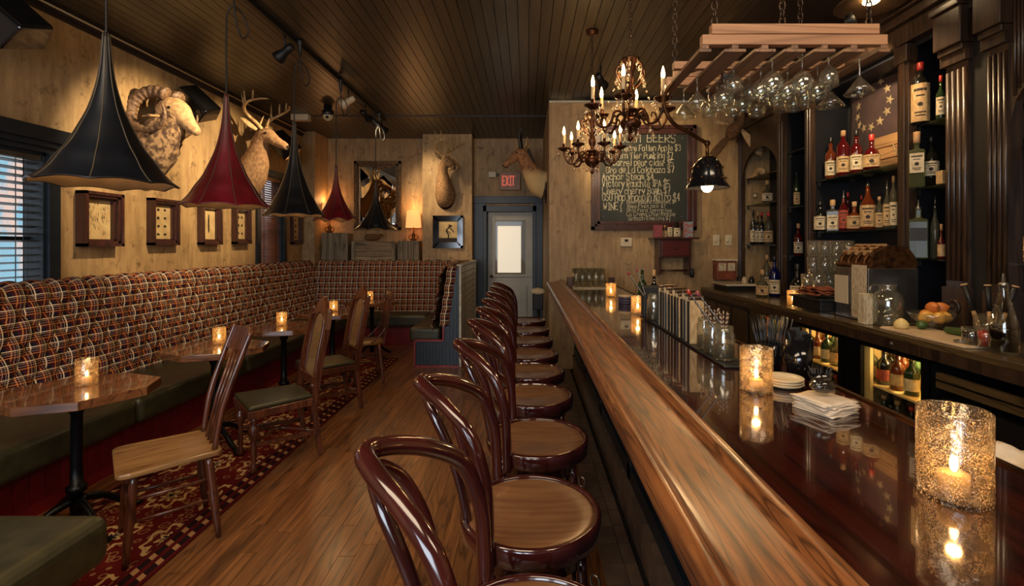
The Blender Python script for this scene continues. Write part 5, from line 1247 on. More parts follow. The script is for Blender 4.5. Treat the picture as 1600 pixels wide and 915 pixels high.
# folded flag with a ring of stars
t = thing('star_flag', 'faded cloth flag with a ring of cream stars hung in the back bar', 'flag', (0, 0, 0))
vs = []; fs = []; n = 24; m_ = 20
def fg(u, v): return (2.93+.015*math.sin(u*9+v*3)+.01*math.sin(v*7), 4.40-u*.90, 3.02-v*.92+.03*math.sin(u*5))
for j in range(m_+1):
    for i in range(n+1): vs.append(fg(i/n, j/m_))
for j in range(m_):
    for i in range(n): a = j*(n+1)+i; fs.append((a, a+1, a+n+2, a+n+1))
o = part(MB().add(vs, fs, True), 'flag_cloth', m_cloth, t); sd_ = o.modifiers.new('thickness', 'SOLIDIFY'); sd_.thickness = .003
for k in range(13):
    a = 2*PI*k/13; u0, v0 = (4.40-4.10+.20*math.cos(a))/.90, (3.02-2.70+.20*math.sin(a))/.92; c_ = fg(u0, v0); P_ = []
    for i in range(10):
        r = .042 if i % 2 == 0 else .018; b_ = PI*i/5+a; g_ = fg(u0+r*math.cos(b_)/.9, v0+r*math.sin(b_)/.92); P_.append((g_[0]-.006, g_[1], g_[2]))
    part(MB().add(P_+[(c_[0]-.012, c_[1], c_[2])], [(i, (i+1) % 10, 10) for i in range(10)]), 'star', m_star, t)

# ---------------- bottles ----------------
SHP = {
 'bourbon': [(0, 0), (.92, 0), (1, .015), (1, .52), (.93, .59), (.42, .68), (.34, .72), (.32, .90), (0, .90)],
 'wine': [(0, 0), (.92, 0), (1, .01), (1, .54), (.86, .62), (.44, .70), (.33, .76), (.32, .93), (0, .93)],
 'squat': [(0, 0), (.80, 0), (.97, .05), (1, .22), (.96, .40), (.70, .54), (.32, .62), (.27, .68), (.27, .86), (0, .86)],
 'jug': [(0, 0), (.9, 0), (1, .02), (1, .40), (.90, .54), (.45, .66), (.27, .74), (.25, .90), (0, .90)],
 'tall': [(0, 0), (.92, 0), (1, .01), (1, .64), (.80, .70), (.36, .78), (.32, .92), (0, .92)],
 'spout': [(0, 0), (.92, 0), (1, .01), (1, .46), (.90, .54), (.40, .66), (.30, .72), (.28, .80), (0, .80)],
 'sq': [(0, 0), (.95, 0), (1, .02), (1, .62), (.90, .66), (.36, .68), (.32, .72), (.32, .84), (0, .84)]}
def bottle(x, y, z, r, h, shp, body, lab, cap, label, group, l0=.08, l1=.42, cat='bottle'):
    t = thing('bottle', label, cat, (x, y, z), math.atan2(-y, -x), group)
    p = [(a*r, b*h) for a, b in SHP[shp]]; n = 4 if shp == 'sq' else 20
    M_ = Matrix.Rotation(PI/4, 4, 'Z') if n == 4 else None
    if n == 4: p = [(a*1.35, b) for a, b in p]
    o = part(MB().lathe(p, n, M=M_, sm=(n != 4)), 'glass_body', body, t, bev=.006 if n == 4 else 0)
    if lab:
        q = MB(); R_ = r*1.012
        if n == 4: q.box(r*.955+.0005, -r*.82, h*l0, r*.955+.004, r*.82, h*l1)
        else:
            vs = []; fs = []
            for i in range(15):
                a = -1.25+2.5*i/14; vs += [(R_*math.cos(a), R_*math.sin(a), h*l0), (R_*math.cos(a), R_*math.sin(a), h*l1)]
            for i in range(14): fs.append((2*i, 2*i+2, 2*i+3, 2*i+1))
            q.add(vs, fs, True)
        lb = part(q, 'paper_label', lab, t)
        if r > .022 and lab is not m_labelk:      # printed lines and a crest on the label
            q = MB(); hh = h*(l1-l0)
            for zz, ww, th in ((.80, .7, .035), (.66, .45, .02), (.22, .6, .018), (.14, .5, .018)):
                vs = []; fs = []
                for i in range(7):
                    a = (-1+2*i/6)*ww; rr_ = R_*1.006 if n != 4 else 0
                    if n == 4: vs += [(r*.955+.0046, a*r*.9, h*l0+hh*zz), (r*.955+.0046, a*r*.9, h*l0+hh*(zz+th*2))]
                    else: vs += [(rr_*math.cos(a), rr_*math.sin(a), h*l0+hh*zz), (rr_*math.cos(a), rr_*math.sin(a), h*l0+hh*(zz+th*2))]
                for i in range(6): fs.append((2*i, 2*i+2, 2*i+3, 2*i+1))
                q.add(vs, fs)
            c_ = (R_*1.006 if n != 4 else r*.955+.0046); q.add([(c_, r*.28*math.cos(a*PI/4), h*l0+hh*.45+r*.28*math.sin(a*PI/4)) for a in range(8)], [tuple(range(8))])
            part(q, 'label_print', m_ink, lb)['kind'] = 'stuff'
    nz = h*SHP[shp][-1][1]; nr = r*SHP[shp][-2][0]
    if n == 4: nr *= 1.1
    if cap == 'pour':
        part(MB().lathe([(nr*.9, nz-.004), (nr*1.05, nz+.012), (nr*.5, nz+.016), (nr*.30, h*.5+nz*.5), (nr*.22, h)], 10), 'pour_spout', m_steel, t)
    elif cap: part(MB().lathe([(nr*1.12, nz-h*.05), (nr*1.2, nz), (nr*1.2, h-.003), (nr*1.0, h), (0, h)], 14), 'bottle_cap', cap, t)
    return t
def bshelf(px, wpx, ytop, zs, X, *a, **k):
    y = X*F/(px-CX); h = ZC+(CY-ytop)/F*y-zs; return bottle(X, y, zs+.0005, wpx/F*y/2*.94, h, *a, **k)
G1, G2 = 'bottles on the upper wide glass shelf', 'bottles on the lower wide glass shelf'
XA = 2.74
for r in [(1298, 17, 214, 'bourbon', m_amber, m_labelw, m_green and m_capk, 'amber bottle with a slanted pale label, first on the upper wide shelf'),
          (1317.5, 20, 204, 'tall', m_redl, m_label, m_capw, 'tall reddish bottle with a square tan label and wooden stopper'),
          (1338, 18, 203, 'bourbon', m_redl, m_labelw, m_capk, 'red bottle with a wide pale label next to the round red one'),
          (1362, 25, 210, 'squat', m_redl, m_label, m_capr, 'round squat dark red bottle with a sealed neck on the upper wide shelf')]:
    bshelf(r[0], r[1], r[2], 2.13, XA, *r[3:8], G1)
for i, r in enumerate([(1281.5, 19, 315, 'bourbon', m_dark, m_labelw, m_capk, 'squat dark bottle with large cream label, first on the lower wide shelf'),
          (1301, 19, 312, 'sq', m_clear, m_labelw, m_capw, 'square clear bottle with a round crest on its cream label'),
          (1318, 14, 297, 'spout', m_redl, m_labelr, 'pour', 'red bottle with rust label and metal pourer'),
          (1335, 22, 315, 'squat', m_amber, m_label, m_capw, 'squat whiskey bottle with wide cork behind a low label'),
          (1356, 23, 283, 'jug', m_amber, m_label, 'pour', 'broad jug-shaped whiskey bottle with tall pourer'),
          (1374, 12, 307, 'tall', m_clear, m_label, m_capw, 'slender tan-labelled bottle with cork beside the jug-shaped one'),
          (1386, 12, 281, 'spout', m_clear, m_label, 'pour', 'clear bottle with tall steel pourer near the cabinet post'),
          (1396, 11, 275, 'tall', m_clear, m_labelw, m_capw, 'clear long-necked bottle half hidden at the cabinet post')]):
    bshelf(r[0], r[1], r[2], 1.66, XA if i else 2.69, *r[3:8], G2, l0=.06, l1=.50)
for px, w_, yt, l in ((1325, 9, 300, 'small dark bottle peeking from the back of the lower wide shelf'), (1346, 9, 305, 'slim green bottle at the back of the lower wide shelf')):
    bshelf(px, w_, yt, 1.66, 2.90, 'wine', m_green if px > 1330 else m_redl, None, m_capr, l, G2)
G3 = 'bottles on the narrow shelves between the columns'
b_ = bshelf(1438, 26, 98, 2.36, 2.69, 'tall', m_dark, m_label, m_capr, 'big dark bottle with bright red cap and tall tan label on the highest shelf', G3, l0=.03, l1=.64)
bshelf(1470, 13, 118, 2.36, 2.72, 'bourbon', m_green, m_labelw, m_capr, 'smaller red-capped bottle beside the big tan-labelled one', G3, l0=.1, l1=.5)
bshelf(1432.5, 23, 206, 1.93, 2.66, 'sq', m_ggreen, m_labelw, m_capw, 'tall pale green square bottle with narrow upright label', G3, l0=.25, l1=.6)
bshelf(1455, 22, 213, 1.93, 2.76, 'wine', m_dark, m_labelw, m_capk, 'black round-shouldered bottle with white label band', G3, l0=.22, l1=.5)
bshelf(1435, 27, 312, 1.445, 2.67, 'sq', m_ggreen, m_labelk, 'pour', 'ribbed pale green square flask with dark oval label and pourer', G3, l0=.30, l1=.52)
bshelf(1461, 14, 305, 1.445, 2.76, 'spout', m_clear, None, 'pour', 'clear fluted bottle with a long pourer behind the ribbed green flask', G3)
bshelf(1471, 11, 350, 1.445, 2.70, 'squat', m_redl, m_label, m_capw, 'little round red bottle at the fluted column', G3)
card('tan_box', 1460, 1477, .085, 3.15, 1.931, m_label, 'small tan carton at the edge of the middle narrow shelf', 'box', .05).location = (2.70, 3.125, 1.931)
bshelf(1245, 10, 269, 1.92, 2.75, 'wine', m_green, m_label, m_capk, 'slim green bottle alone on the dark narrow bay shelf', G3)
bshelf(1247.5, 14, 349, 1.43, 2.75, 'bourbon', m_redl, m_labelw, m_capw, 'amber decanter bottle alone on the lowest dark narrow bay shelf', G3)
G4 = 'wine bottles in the arched cabinet bay'
for r in [(1177, 10, 328, 'wine', m_dark, m_labelw, m_capk, 'dark wine bottle with pale label at the arched bay edge'), (1184, 8, 331, 'wine', m_dark, m_labelw, m_capw, 'dark wine bottle with tan foil in the arched bay'),
          (1190, 10, 331, 'wine', m_dark, m_labelw, m_capr, 'dark wine bottle with red foil in the arched bay'), (1201, 14, 331, 'tall', m_clear, m_label, m_capr, 'speckled clear bottle with red stopper in the arched bay')]:
    bshelf(r[0], r[1], r[2], 1.54, 2.74, *r[3:8], G4)
bshelf(1586, 32, 137, 2.08, 2.75, 'tall', m_dark, m_labelk, m_capw, 'black bottle with cork top on the shelf beyond the last column', 'bottles past the fluted columns', l0=.15, l1=.5)
bshelf(1599, 14, 320, 1.44, 2.86, 'tall', m_clear, m_labelw, m_capw, 'pale ribbed bottle at the picture edge behind the shelf candle', 'bottles past the fluted columns')
put_candle(cm_, 2.70, 2.715-.04, 1.441, 'crackled candle glass on the shelf past the fluted columns', .6) if False else None
y_ = 2.72*F/(1585-CX); put_candle(cm_, 2.72, y_, 1.441, 'crackled candle glass on the shelf past the fluted columns', .6)
# stemmed glass, jar and shell in the arched bay
y_ = YX(1180, 2.74)
o = link('wine_glass', stem(1).mesh('wine_glass', m_rim), None, (2.74, y_, 2.0155)); o.rotation_euler.x = PI; tag(o, 'upright stemmed glass on the arched bay shelf', 'glass')
bshelf(1199, 17, 282, 2.015, 2.74, 'squat', m_clear, m_labelw, m_capw, 'wide clear jar with cream label beside the stemmed glass', 'bottles past the fluted columns')['group'] = ''
y_ = YX(1182, 2.72); mb = MB()
for i in range(7): a = i/6; mb.ell((0, -.14+.26*a, .05+.03*math.sin(a*5)), (.035, .045, .04-.015*a), 10, 8)
one(mb, 'ceramic_ornament', m_furl, 'knobbly cream ornament high in the arched bay', 'ornament', (2.75, y_+.05, 2.342))
for i in range(3):
    one(MB().box(-.02, -.022, 0, .02, .022, .46-.06*i), 'wood_strip', m_crateh, ('tall pale wooden strip upright in the narrow bay', 'middle pale wooden strip upright in the narrow bay', 'shortest pale wooden strip upright in the narrow bay')[i], 'wood strip', (2.80+.06*i, 4.62+.05*i, 2.481), group='wooden strips in the narrow bay')
m_sign = wood('plank_sign', (164, 124, 80), (132, 96, 60), (96, 66, 40), 'y', .7, 0, 2, .6, .2)
t = thing('plank_sign', 'tan wooden board propped behind the round red bottle', 'sign', (0, 0, 0))
for i in range(3): part(MB().box(2.86, 3.46, 2.131+.095*i, 2.88, 3.98, 2.22+.095*i), 'plank', m_sign, t, bev=.003)
q = MB()
for i in range(14):
    a, c_ = R.uniform(3.5, 3.75), R.uniform(2.16, 2.34); q.bar((2.855, a, c_), (2.855, a+R.uniform(-.04, .04), c_+R.uniform(.02, .06)), .010, .003, up=(1, 0, 0))
part(q, 'painted_flower', m_star, t)['kind'] = 'stuff'

# ---------------- on the back counter ----------------
CZ = CT+.001
def cyl_glass(r, h, th=.003, tap=.92): return MB().olathe([(0, .008), (r*tap-th, .008), (r-th, h), (r, h), (r*tap, 0), (0, 0)], 20)
pint = cyl_glass(.046, .138).mesh('pint_glass', thin('pint_glass_body', (.90, .93, .90, 1), .05, gl=2.2))
Y_ = 4.02; cnt = 0; PO = ['first', 'second', 'third', 'fourth', 'fifth']; TO = ['bottom', 'second', 'third', 'top']
for lv in range(4):
    for i in range((5, 5, 4, 4)[lv]):
        o = link('pint_glass', pint, None, (2.33+i*.098+(.05 if lv > 1 else 0)-(.0), Y_, CZ+lv*.1385)); tag(o, 'clear upturned tumbler, %s from the candle side in the %s tier of the glass stack' % (PO[i], TO[lv]), 'glass', group='tumblers stacked on the back counter')
sg = cyl_glass(.030, .10, .002, .85).mesh('shot_glass', m_rim)
for i, (px, py) in enumerate(((1258, 474), (1268, 476), (1279, 479))):
    h = ZC-CZ; y = h*F/(py-CY); o = link('small_glass', sg, None, ((px-CX)/F*y, y-.12, CZ)); tag(o, ('small clear glass beside the counter candle', 'small clear glass between two others at the black tray', 'small clear glass touching the black tray')[i], 'glass', group='small glasses on the back counter')
def cpos(px, py, dz=0): y = (ZC-CZ)*F/(py-CY); return V(((px-CX)/F*y, y, CZ+dz))
def cb(px, w_, yt, yb, *a, **k):
    p = cpos(px, yb); return bottle(p.x, p.y, CZ, w_/F*p.y/2, (yb-yt)/F*p.y, *a, **k)
G5 = 'bottles standing on the back counter'
cb(1191, 19, 421, 463, 'squat', m_clear, m_label, m_capw, 'small decorated round flask by the flat white tray', G5)
cb(1210, 16, 400, 463, 'wine', m_gblue, m_labelw, m_capk, 'cobalt blue bottle at the cabinet post', G5)
cb(1246, 22, 412, 470, 'squat', m_dark, m_labelw, m_capk, 'dark squat bottle with white label behind the counter candle', G5)
cb(1198, 12, 398, 457, 'tall', m_clear, m_labelw, m_capw, 'small pale bottle beside the cobalt blue one', G5)
# flat tray, dispenser box
t = thing('flat_tray', 'flat pale tray on a dark stand at the far end of the back counter', 'tray', (0, 0, 0))
part(MB().box(2.25, 5.45, CZ+.05, 2.62, 5.90, CZ+.075), 'tray_top', m_plastic, t, bev=.006); part(MB().box(2.27, 5.48, CZ, 2.60, 5.86, CZ+.05), 'stand', m_black, t)
p = W(1133, 420, 5.90)
t = thing('napkin_dispenser', 'brown wall dispenser with two cream labels and a pale lid', 'dispenser', (p.x, 5.90, p.z))
part(MB().box(-.115, -.05, -.13, .115, .099, .10), 'case', m_meat, t, bev=.005); part(MB().box(-.13, -.07, .10, .13, .099, .125), 'lid', m_plastic, t, bev=.005)
for sx in (-1, 1): part(MB().box(sx*.055-.045, -.055, -.02, sx*.055+.045, -.05, .075), 'paper_label', m_labelw, t)
for i, (px, l) in enumerate(((1163, 'little pale jar on the flat tray'), (1174, 'little dark jar beside the pale one on the flat tray'))):
    one(MB().lathe([(.0, 0), (.028, 0), (.03, .005), (.03, .05), (.02, .06), (.02, .075), (0, .075)], 14), 'small_jar', m_labelw if i == 0 else m_dark, l, 'jar', (2.50+.08*i, 5.55, CZ+.076))
t = thing('cream_box', 'cream folded box on the counter below the printed certificate', 'box', (2.72, 5.30, CZ)); part(MB().box(-.06, -.10, 0, .06, .10, .30), 'carton', m_labelw, t, bev=.004); part(MB().box(-.055, -.095, .30, .055, .095, .33), 'lid', m_label, t, bev=.004)
bpy.data.objects['license_frame'].location = (2.95, 5.6, 1.32); bpy.data.objects['license_frame'].rotation_euler.z = -PI/2
# till
t = thing('cash_register', 'ornate till with bronze curved top and pale side panels', 'cash register', (2.42, 3.40, CZ), .0)
part(MB().box(-.14, -.17, 0, .20, .17, .36), 'base', m_steel, t, bev=.006)
pf = [(-.13, .36), (.18, .36), (.18, .44), (.12, .50), (.02, .51), (-.06, .48), (-.11, .42)]
part(MB().extr(spl(pf, 4, True), -.16, .16, sm=True), 'bronze_top', m_bronze, t)
for i in range(7):
    for j in range(3): part(MB().box(-.10+j*.045, -.13+i*.042, .445+j*.022, -.07+j*.045, -.10+i*.042, .48+j*.022), 'key', m_capw, t, bev=.003)
for j in range(4): part(MB().tube(spl([(-.135, -.12+.08*j, .37), (-.12, -.12+.08*j, .43), (-.05, -.12+.08*j, .49), (.04, -.12+.08*j, .51)], 4), .012, 8), 'scroll_rib', m_brass, t)
part(MB().box(-.15, -.165, .02, -.145, -.02, .38), 'side_panel', m_labelw, t); part(MB().box(-.15, .02, .10, -.145, .165, .30), 'side_panel', m_plastic, t)
one(MB().box(-.03, -.03, 0, .03, .03, .20), 'paper_box', m_labelw, 'upright cream carton standing before the till', 'box', (2.22, 3.17, CZ), .05, bev=.004)
# black tray with leather
t = thing('black_tray', 'long black box tray before the till with leather folders on it', 'tray', (2.29, 3.78, CZ))
part(MB().box(-.11, -.19, .02, .13, .19, .10), 'tray_box', m_black, t, bev=.006); part(MB().box(-.13, -.21, .10, .15, .21, .112), 'tray_lid', m_pblack, t, bev=.003); part(MB().box(-.12, -.2, 0, .14, .2, .018), 'glass_foot', m_rim, t)
mb = MB()
for i in range(3):
    vs = []; fs = []; n = 10
    for a in range(n+1):
        for c_ in range(n+1): vs.append((-.10+.2*a/n+.01*i, -.15+.30*c_/n, .018*i+.012+.018*abs(math.sin(a*.9+i)*math.cos(c_*.7+i*2))+.006))
    for a in range(n):
        for c_ in range(n): k_ = a*(n+1)+c_; fs.append((k_, k_+1, k_+n+2, k_+n+1))
    mb.add(vs, fs, True)
o = one(mb, 'leather_folder', m_meat, 'crumpled brown leather check folder lying on the black tray', 'folder', (2.29, 3.78, CZ+.113)); sd_ = o.modifiers.new('t', 'SOLIDIFY'); sd_.thickness = .006
# glass jug
p = V((2.33, 3.12, CZ))
t = thing('glass_jug', 'big clear glass jug with loop handle on the back counter', 'jug', p)
part(MB().olathe([(0, 0), (.078, 0), (.086, .01), (.088, .16), (.076, .20), (.05, .225), (.046, .25), (.052, .265), (.048, .265), (.042, .25), (.046, .225), (.072, .198), (.083, .16), (.080, .014), (0, .010)], 32), 'jug_body', m_rim, t)
part(MB().lathe([(0, .012), (.078, .012), (.081, .02), (.082, .12), (0, .12)], 28), 'water', m_glass, t)
part(MB().tube(spl([(-.048, .0, .25), (-.09, .0, .262), (-.115, .0, .235), (-.105, .0, .19), (-.078, .0, .18)], 5), .007, 8), 'handle', m_rim, t)
# bowl of lemons, cutting board and cut fruit
p = cpos(1455, 515)
t = thing('fruit_bowl', 'low clear glass bowl heaped with lemons and oranges', 'bowl', p)
part(MB().olathe([(0, .0), (.04, 0), (.02, .02), (.05, .03), (.10, .065), (.122, .105), (.118, .105), (.095, .068), (.045, .036), (0, .03)], 30), 'bowl', m_rim, t)
lm = lambda m: MB().lathe([(0, -.040), (.008, -.037), (.022, -.026), (.029, -.008), (.029, .01), (.021, .027), (.009, .036), (.004, .041), (0, .042)], 16, M=Matrix.Rotation(1.3, 4, 'Y')).mesh('lemon', m)
lmm, orm = lm(m_lemon), lm(m_orange)
FR = [(-.055, -.03, .085, 0, 'at the dark column side of the bowl'), (.0, -.055, .082, 0, 'lowest in front of the bowl'), (.055, -.02, .085, 0, 'on the cutting board side of the bowl'), (.0, .03, .085, 1, 'deep at the back of the bowl'), (.0, -.01, .135, 1, 'on top of the heap'), (.05, .0, .132, 1, 'second on top of the heap')]
for i, (dx, dy, dz, k_, l) in enumerate(FR):
    o = link('lemon', orm if k_ else lmm, None, (p.x+dx, p.y+dy, p.z+dz), i*1.1); o.scale = (1.2,)*3; tag(o, ('orange ' if k_ else 'yellow lemon ')+l, 'fruit', 'fruit in the glass bowl')
y0b = 2.30
t = thing('cutting_board', 'pale cutting board at the front edge of the back counter', 'cutting board', (2.34, 2.73, CZ), 0)
part(MB().box(-.16, -.32, 0, .12, .26, .012), 'board', m_cutb, t, bev=.004); part(MB().box(-.13, .27, .0, .09, .29, .010), 'grip', m_cutb, t, bev=.003)
BZ = CZ+.0125
one(MB().lathe([(0, 0), (.034, 0), (.040, .015), (.036, .035), (.022, .052), (.008, .06), (0, .062)], 18), 'half_lemon', m_cream, 'halved pale lemon at the corner of the cutting board', 'fruit', (2.27, 2.93, BZ))
one(MB().ell((0, 0, .026), (.032, .028, .026), 16, 10), 'lime', m_lime, 'small green lime between the half lemon and the bowl', 'fruit', (2.37, 2.90, BZ))
t = thing('cucumber', 'dark green cucumber lying on the cutting board', 'vegetable', (2.42, 2.66, BZ+.022), .3)
part(MB().tube([(0, .11, 0), (0, .10, 0), (0, .05, 0), (0, -.05, 0), (0, -.10, 0)], [.008, .018, .022, .022, .021], 14), 'peel', m_lime, t); part(MB().lathe([(0, 0), (.018, 0), (.018, .003), (0, .003)], 14, M=Matrix.Translation((0, -.102, 0)) @ Matrix.Rotation(PI/2, 4, 'X')), 'cut_face', m_cream, t)
one(MB().tube([(.022*math.cos(a*PI/8), .022*math.sin(a*PI/8), .008) for a in range(16)], .005, 8, closed=True).tube([(.022, 0, .008), (.05, .0, .02)], .005, 6), 'metal_ring', m_steel, 'small steel ring lying on the cutting board before the cola glass', 'ring', (2.24, 2.50, BZ))
def drink(px, py, r, h, fillm, fh, label, nm='drink_glass'):
    q = cpos(px, py); t = thing(nm, label, 'glass', (q.x, q.y, BZ)); part(MB().olathe([(0, .006), (r*.85, .006), (r-.003, h), (r, h), (r*.9, 0), (0, 0)], 22), 'glass', m_rim, t)
    if fillm: part(MB().lathe([(0, .007), (r*.84, .007), (r*.92, h*fh), (0, h*fh)], 18), 'contents', fillm, t)
    return t
drink(1518, 541, .042, .085, m_soda, .75, 'short tumbler of dark cola on the cutting board')
drink(1541, 546, .036, .10, m_redj, .8, 'glass of bright red juice beside the dark carafe')
# muddlers in a glass
q = cpos(1532, 515); t = thing('tool_glass', 'clear glass with three black-handled muddlers', 'tool holder', (2.50, 2.62, CZ))
part(MB().olathe([(0, .006), (.055, .006), (.06, .14), (.063, .14), (.058, 0), (0, 0)], 24), 'glass', m_rim, t)
for i, (dx, dy, lx, ly, l) in enumerate(((-.02, .01, -.05, .06, 'upright muddler nearest the column in the clear glass'), (.015, .0, .0, .02, 'middle black-topped muddler in the clear glass'), (.02, -.02, .07, -.04, 'slanting black-topped muddler in the clear glass'))):
    a = V((2.50+dx, 2.62+dy, CZ+.012)); c_ = a+V((lx, ly, .29)); u = thing('muddler', l, 'bar tool', a, 0, 'muddlers in the tool glass'); d = c_-a
    part(MB().tube([V((0, 0, 0)), d*.5], .010, 10), 'wood_shaft', m_capw, u); part(MB().tube([d*.5, d*.97], [.012, .014], 10), 'handle', m_black, u); part(MB().tube([d*.97, d], [.017, .015], 10), 'tip_cap', m_capw, u)
# dark carafe and clear glassware at the picture edge
q = cpos(1568, 551); t = thing('cola_carafe', 'flared glass carafe half full of dark cola at the counter edge', 'carafe', (q.x, q.y, CZ))
part(MB().olathe([(0, .0), (.052, 0), (.056, .01), (.058, .11), (.050, .16), (.030, .24), (.021, .29), (.020, .32), (.026, .33), (.023, .33), (.017, .32), (.018, .29), (.027, .24), (.047, .16), (.055, .11), (.052, .012), (0, .01)], 28), 'glass', m_glass, t)
part(MB().lathe([(0, .012), (.051, .012), (.054, .11), (.0535, .125), (0, .125)], 24), 'cola', m_soda, t)
part(MB().lathe([(.015, .315), (.018, .335), (.008, .34), (.005, .38), (0, .38)], 12), 'pour_spout', m_steel, t)
for i, (x, y, r, h, l) in enumerate(((2.66, 2.50, .05, .30, 'tall clear jar of glass swizzle rods behind the carafe'), (2.44, 2.27, .045, .28, 'tall clear pitcher at the picture edge past the carafe'))):
    t = thing('clear_jar', l, 'jar', (x, y, CZ)); part(MB().olathe([(0, .008), (r*.95, .008), (r, h*.8), (r*.7, h), (r*.75, h), (r*1.06, h*.8), (r, 0), (0, 0)], 22), 'glass', m_rim, t)
    for j in range(5): part(MB().tube([(0, 0, .02), (.05*math.cos(j*1.3), .05*math.sin(j*1.3), h*1.15)], .005, 6), 'glass_rod', m_rim, t)
q = (2.86, 3.12); t = thing('storage_jar', 'small clear jar behind the fruit bowl', 'jar', (2.80, 3.18, CZ)); part(MB().olathe([(0, .0), (.045, 0), (.048, .01), (.048, .12), (.040, .14), (.042, .16), (.038, .16), (.036, .14), (.044, .12), (.044, .012), (0, .01)], 22), 'glass', m_rim, t); part(MB().lathe([(.04, .15), (.044, .155), (.044, .17), (0, .17)], 18), 'lid', m_steel, t)

# ---------------- beer bottles inside the coolers ----------------
NM = {0: 'cooler by the vent unit', 1: 'middle cooler', 2: 'cooler by the cupboards'}
pb = None; N2 = ['first', 'second', 'third', 'fourth']
bm_ = []
for mat_, lab_, cap_ in ((m_amber, m_label, m_capr), (m_green, m_labelw, m_capw), (m_clear, m_label, m_capw), (m_dark, m_labelr, m_capr)):
    r, h = .040, .235
    g_ = MB().lathe([(a*r, c_*h) for a, c_ in SHP['wine']], 16).mesh('glass_body', mat_)
    l_ = MB().olathe([(r*1.012, h*.12), (r*1.012, h*.42)], 16).mesh('paper_label', lab_); c_ = MB().lathe([(r*.38, h*.90), (r*.38, h), (0, h)], 10).mesh('bottle_cap', cap_); bm_.append((g_, l_, c_))
CN = ['amber', 'green', 'clear', 'dark']
for ci, (y0, y1, l) in enumerate(coolers):
    link('shelf', MB().box(2.23, y0, .322, 2.93, y1+.12, .334).mesh('shelf', m_cool), bpy.data.objects['bottle_cooler'+('' if ci == 0 else '.00%d' % ci)])
    for sv, z in enumerate((.335, .643)):
        for i in range(4):
            for dpt in range(2):
                if ci == 2 and dpt: continue
                k_ = (i+sv*2+ci+dpt) % 4; x = 2.30+.13*dpt; y = y1+.075-i*.112
                t = thing('beer_bottle', '%s beer bottle, %s from jamb, %s row, %s shelf, %s' % (CN[k_], N2[i], 'back' if dpt else 'front', 'upper' if sv else 'lower', NM[ci]), 'bottle', (x, y, z), R.random()*6, 'beer bottles in the lit coolers')
                for me, n_ in zip(bm_[k_], ('glass_body', 'paper_label', 'bottle_cap')): link(n_, me, t)

# ---------------- on the bar ----------------
BZ = BT+.001
def bpos(px, py, dz=0): y = (ZC-BZ)*F/(py-CY); return V(((px-CX)/F*y, y, BZ+dz))
one(MB().box(-.055, -.70, 0, .055, .70, .010), 'bar_mat', m_black, 'long narrow black rubber mat under the menus and jars', 'bar mat', (.815, 2.56, BZ), bev=.003)
MZ = BZ+.0105
for i in range(11):
    y = 2.28+i*.052; t = thing('menu_board', ('cream menu board standing in the row, %s counting from the glass jars' % ['first', 'second', 'third', 'fourth', 'fifth', 'sixth', 'seventh', 'eighth', 'ninth', 'tenth', 'last'][i]), 'menu', (.80, y, MZ), R.uniform(-.16, .16), 'menus standing upright on the bar mat')
    part(MB().box(-.036, -.005, .0, .036, .005, .205+.012*((i*7) % 3)), 'page_block', m_cloth2 if i % 3 else m_label, t, bev=.002); part(MB().box(-.037, -.008, .205+.012*((i*7) % 3), .037, .008, .222+.012*((i*7) % 3)), 'top_binding', m_chain, t, bev=.004)
    part(MB().box(-.042, -.008, 0, -.036, .006, .20), 'cover_edge', m_black, t)
def mason(px, y, h, r, label, straw=True, x=None):
    t = thing('mason_jar', label, 'jar', (x, y, MZ), 0, 'glass jars on the bar mat')
    part(MB().olathe([(0, .006), (r*.94, .006), (r*.95, h*.74), (r*.78, h*.84), (r*.78, h), (r*.84, h), (r*.84, h*.85), (r, h*.74), (r, .008), (r*.9, 0), (0, 0)], 26), 'jar_body', m_rim, t)
    for z in (.88, .94): part(MB().tube([(r*.85*math.cos(a*PI/10), r*.85*math.sin(a*PI/10), h*z) for a in range(20)], .0022, 6, closed=True), 'thread_ring', m_rim, t)
    part(MB().lathe([(0, .008), (r*.88, .008), (r*.88, h*.42), (0, h*.42)], 18), 'contents', m_clear, t); return t
mason(0, 1.975, .135, .042, 'squat glass jar holding paper straws, at the near end of the mat'.replace('near ', 'candle '), x=.805)
mason(0, 2.075, .135, .040, 'middle glass jar of picks on the bar mat', x=.80)
mason(0, 2.17, .14, .036, 'glass jar touching the first menu board', x=.80)
m_stripe = (lambda s: (s.pbr(s.mix(s.m('LESS_THAN', s.m('FRACT', s.m('MULTIPLY', s.n('SeparateXYZ', Vector=s.n('TexCoord').outputs['Object']).outputs[2], 55)), .5), lin((150, 134, 108)), lin((60, 30, 28))), .7), s.mat)[1])(SH('striped_paper'))
WHR = ['leaning forward', 'leaning back', 'upright', 'leaning to the menus', 'leaning outward']
for j, (jx, jy, nm) in enumerate(((.805, 1.975, 'the straw jar'), (.80, 2.075, 'the middle jar'), (.80, 2.17, 'the jar by the menus'))):
    for i in range(5):
        a = i*1.257+j; d = V((.018*math.cos(a), .018*math.sin(a), 0)); o = one(MB().tube([V((0, 0, 0))-d*.4, d*1.1+V((0, 0, .175+.01*(i % 3)))], .0028, 8), 'paper_straw', m_stripe, 'striped paper straw %s in %s' % (WHR[i], nm), 'straw', (jx, jy, MZ+.010), group='striped straws in the jars')
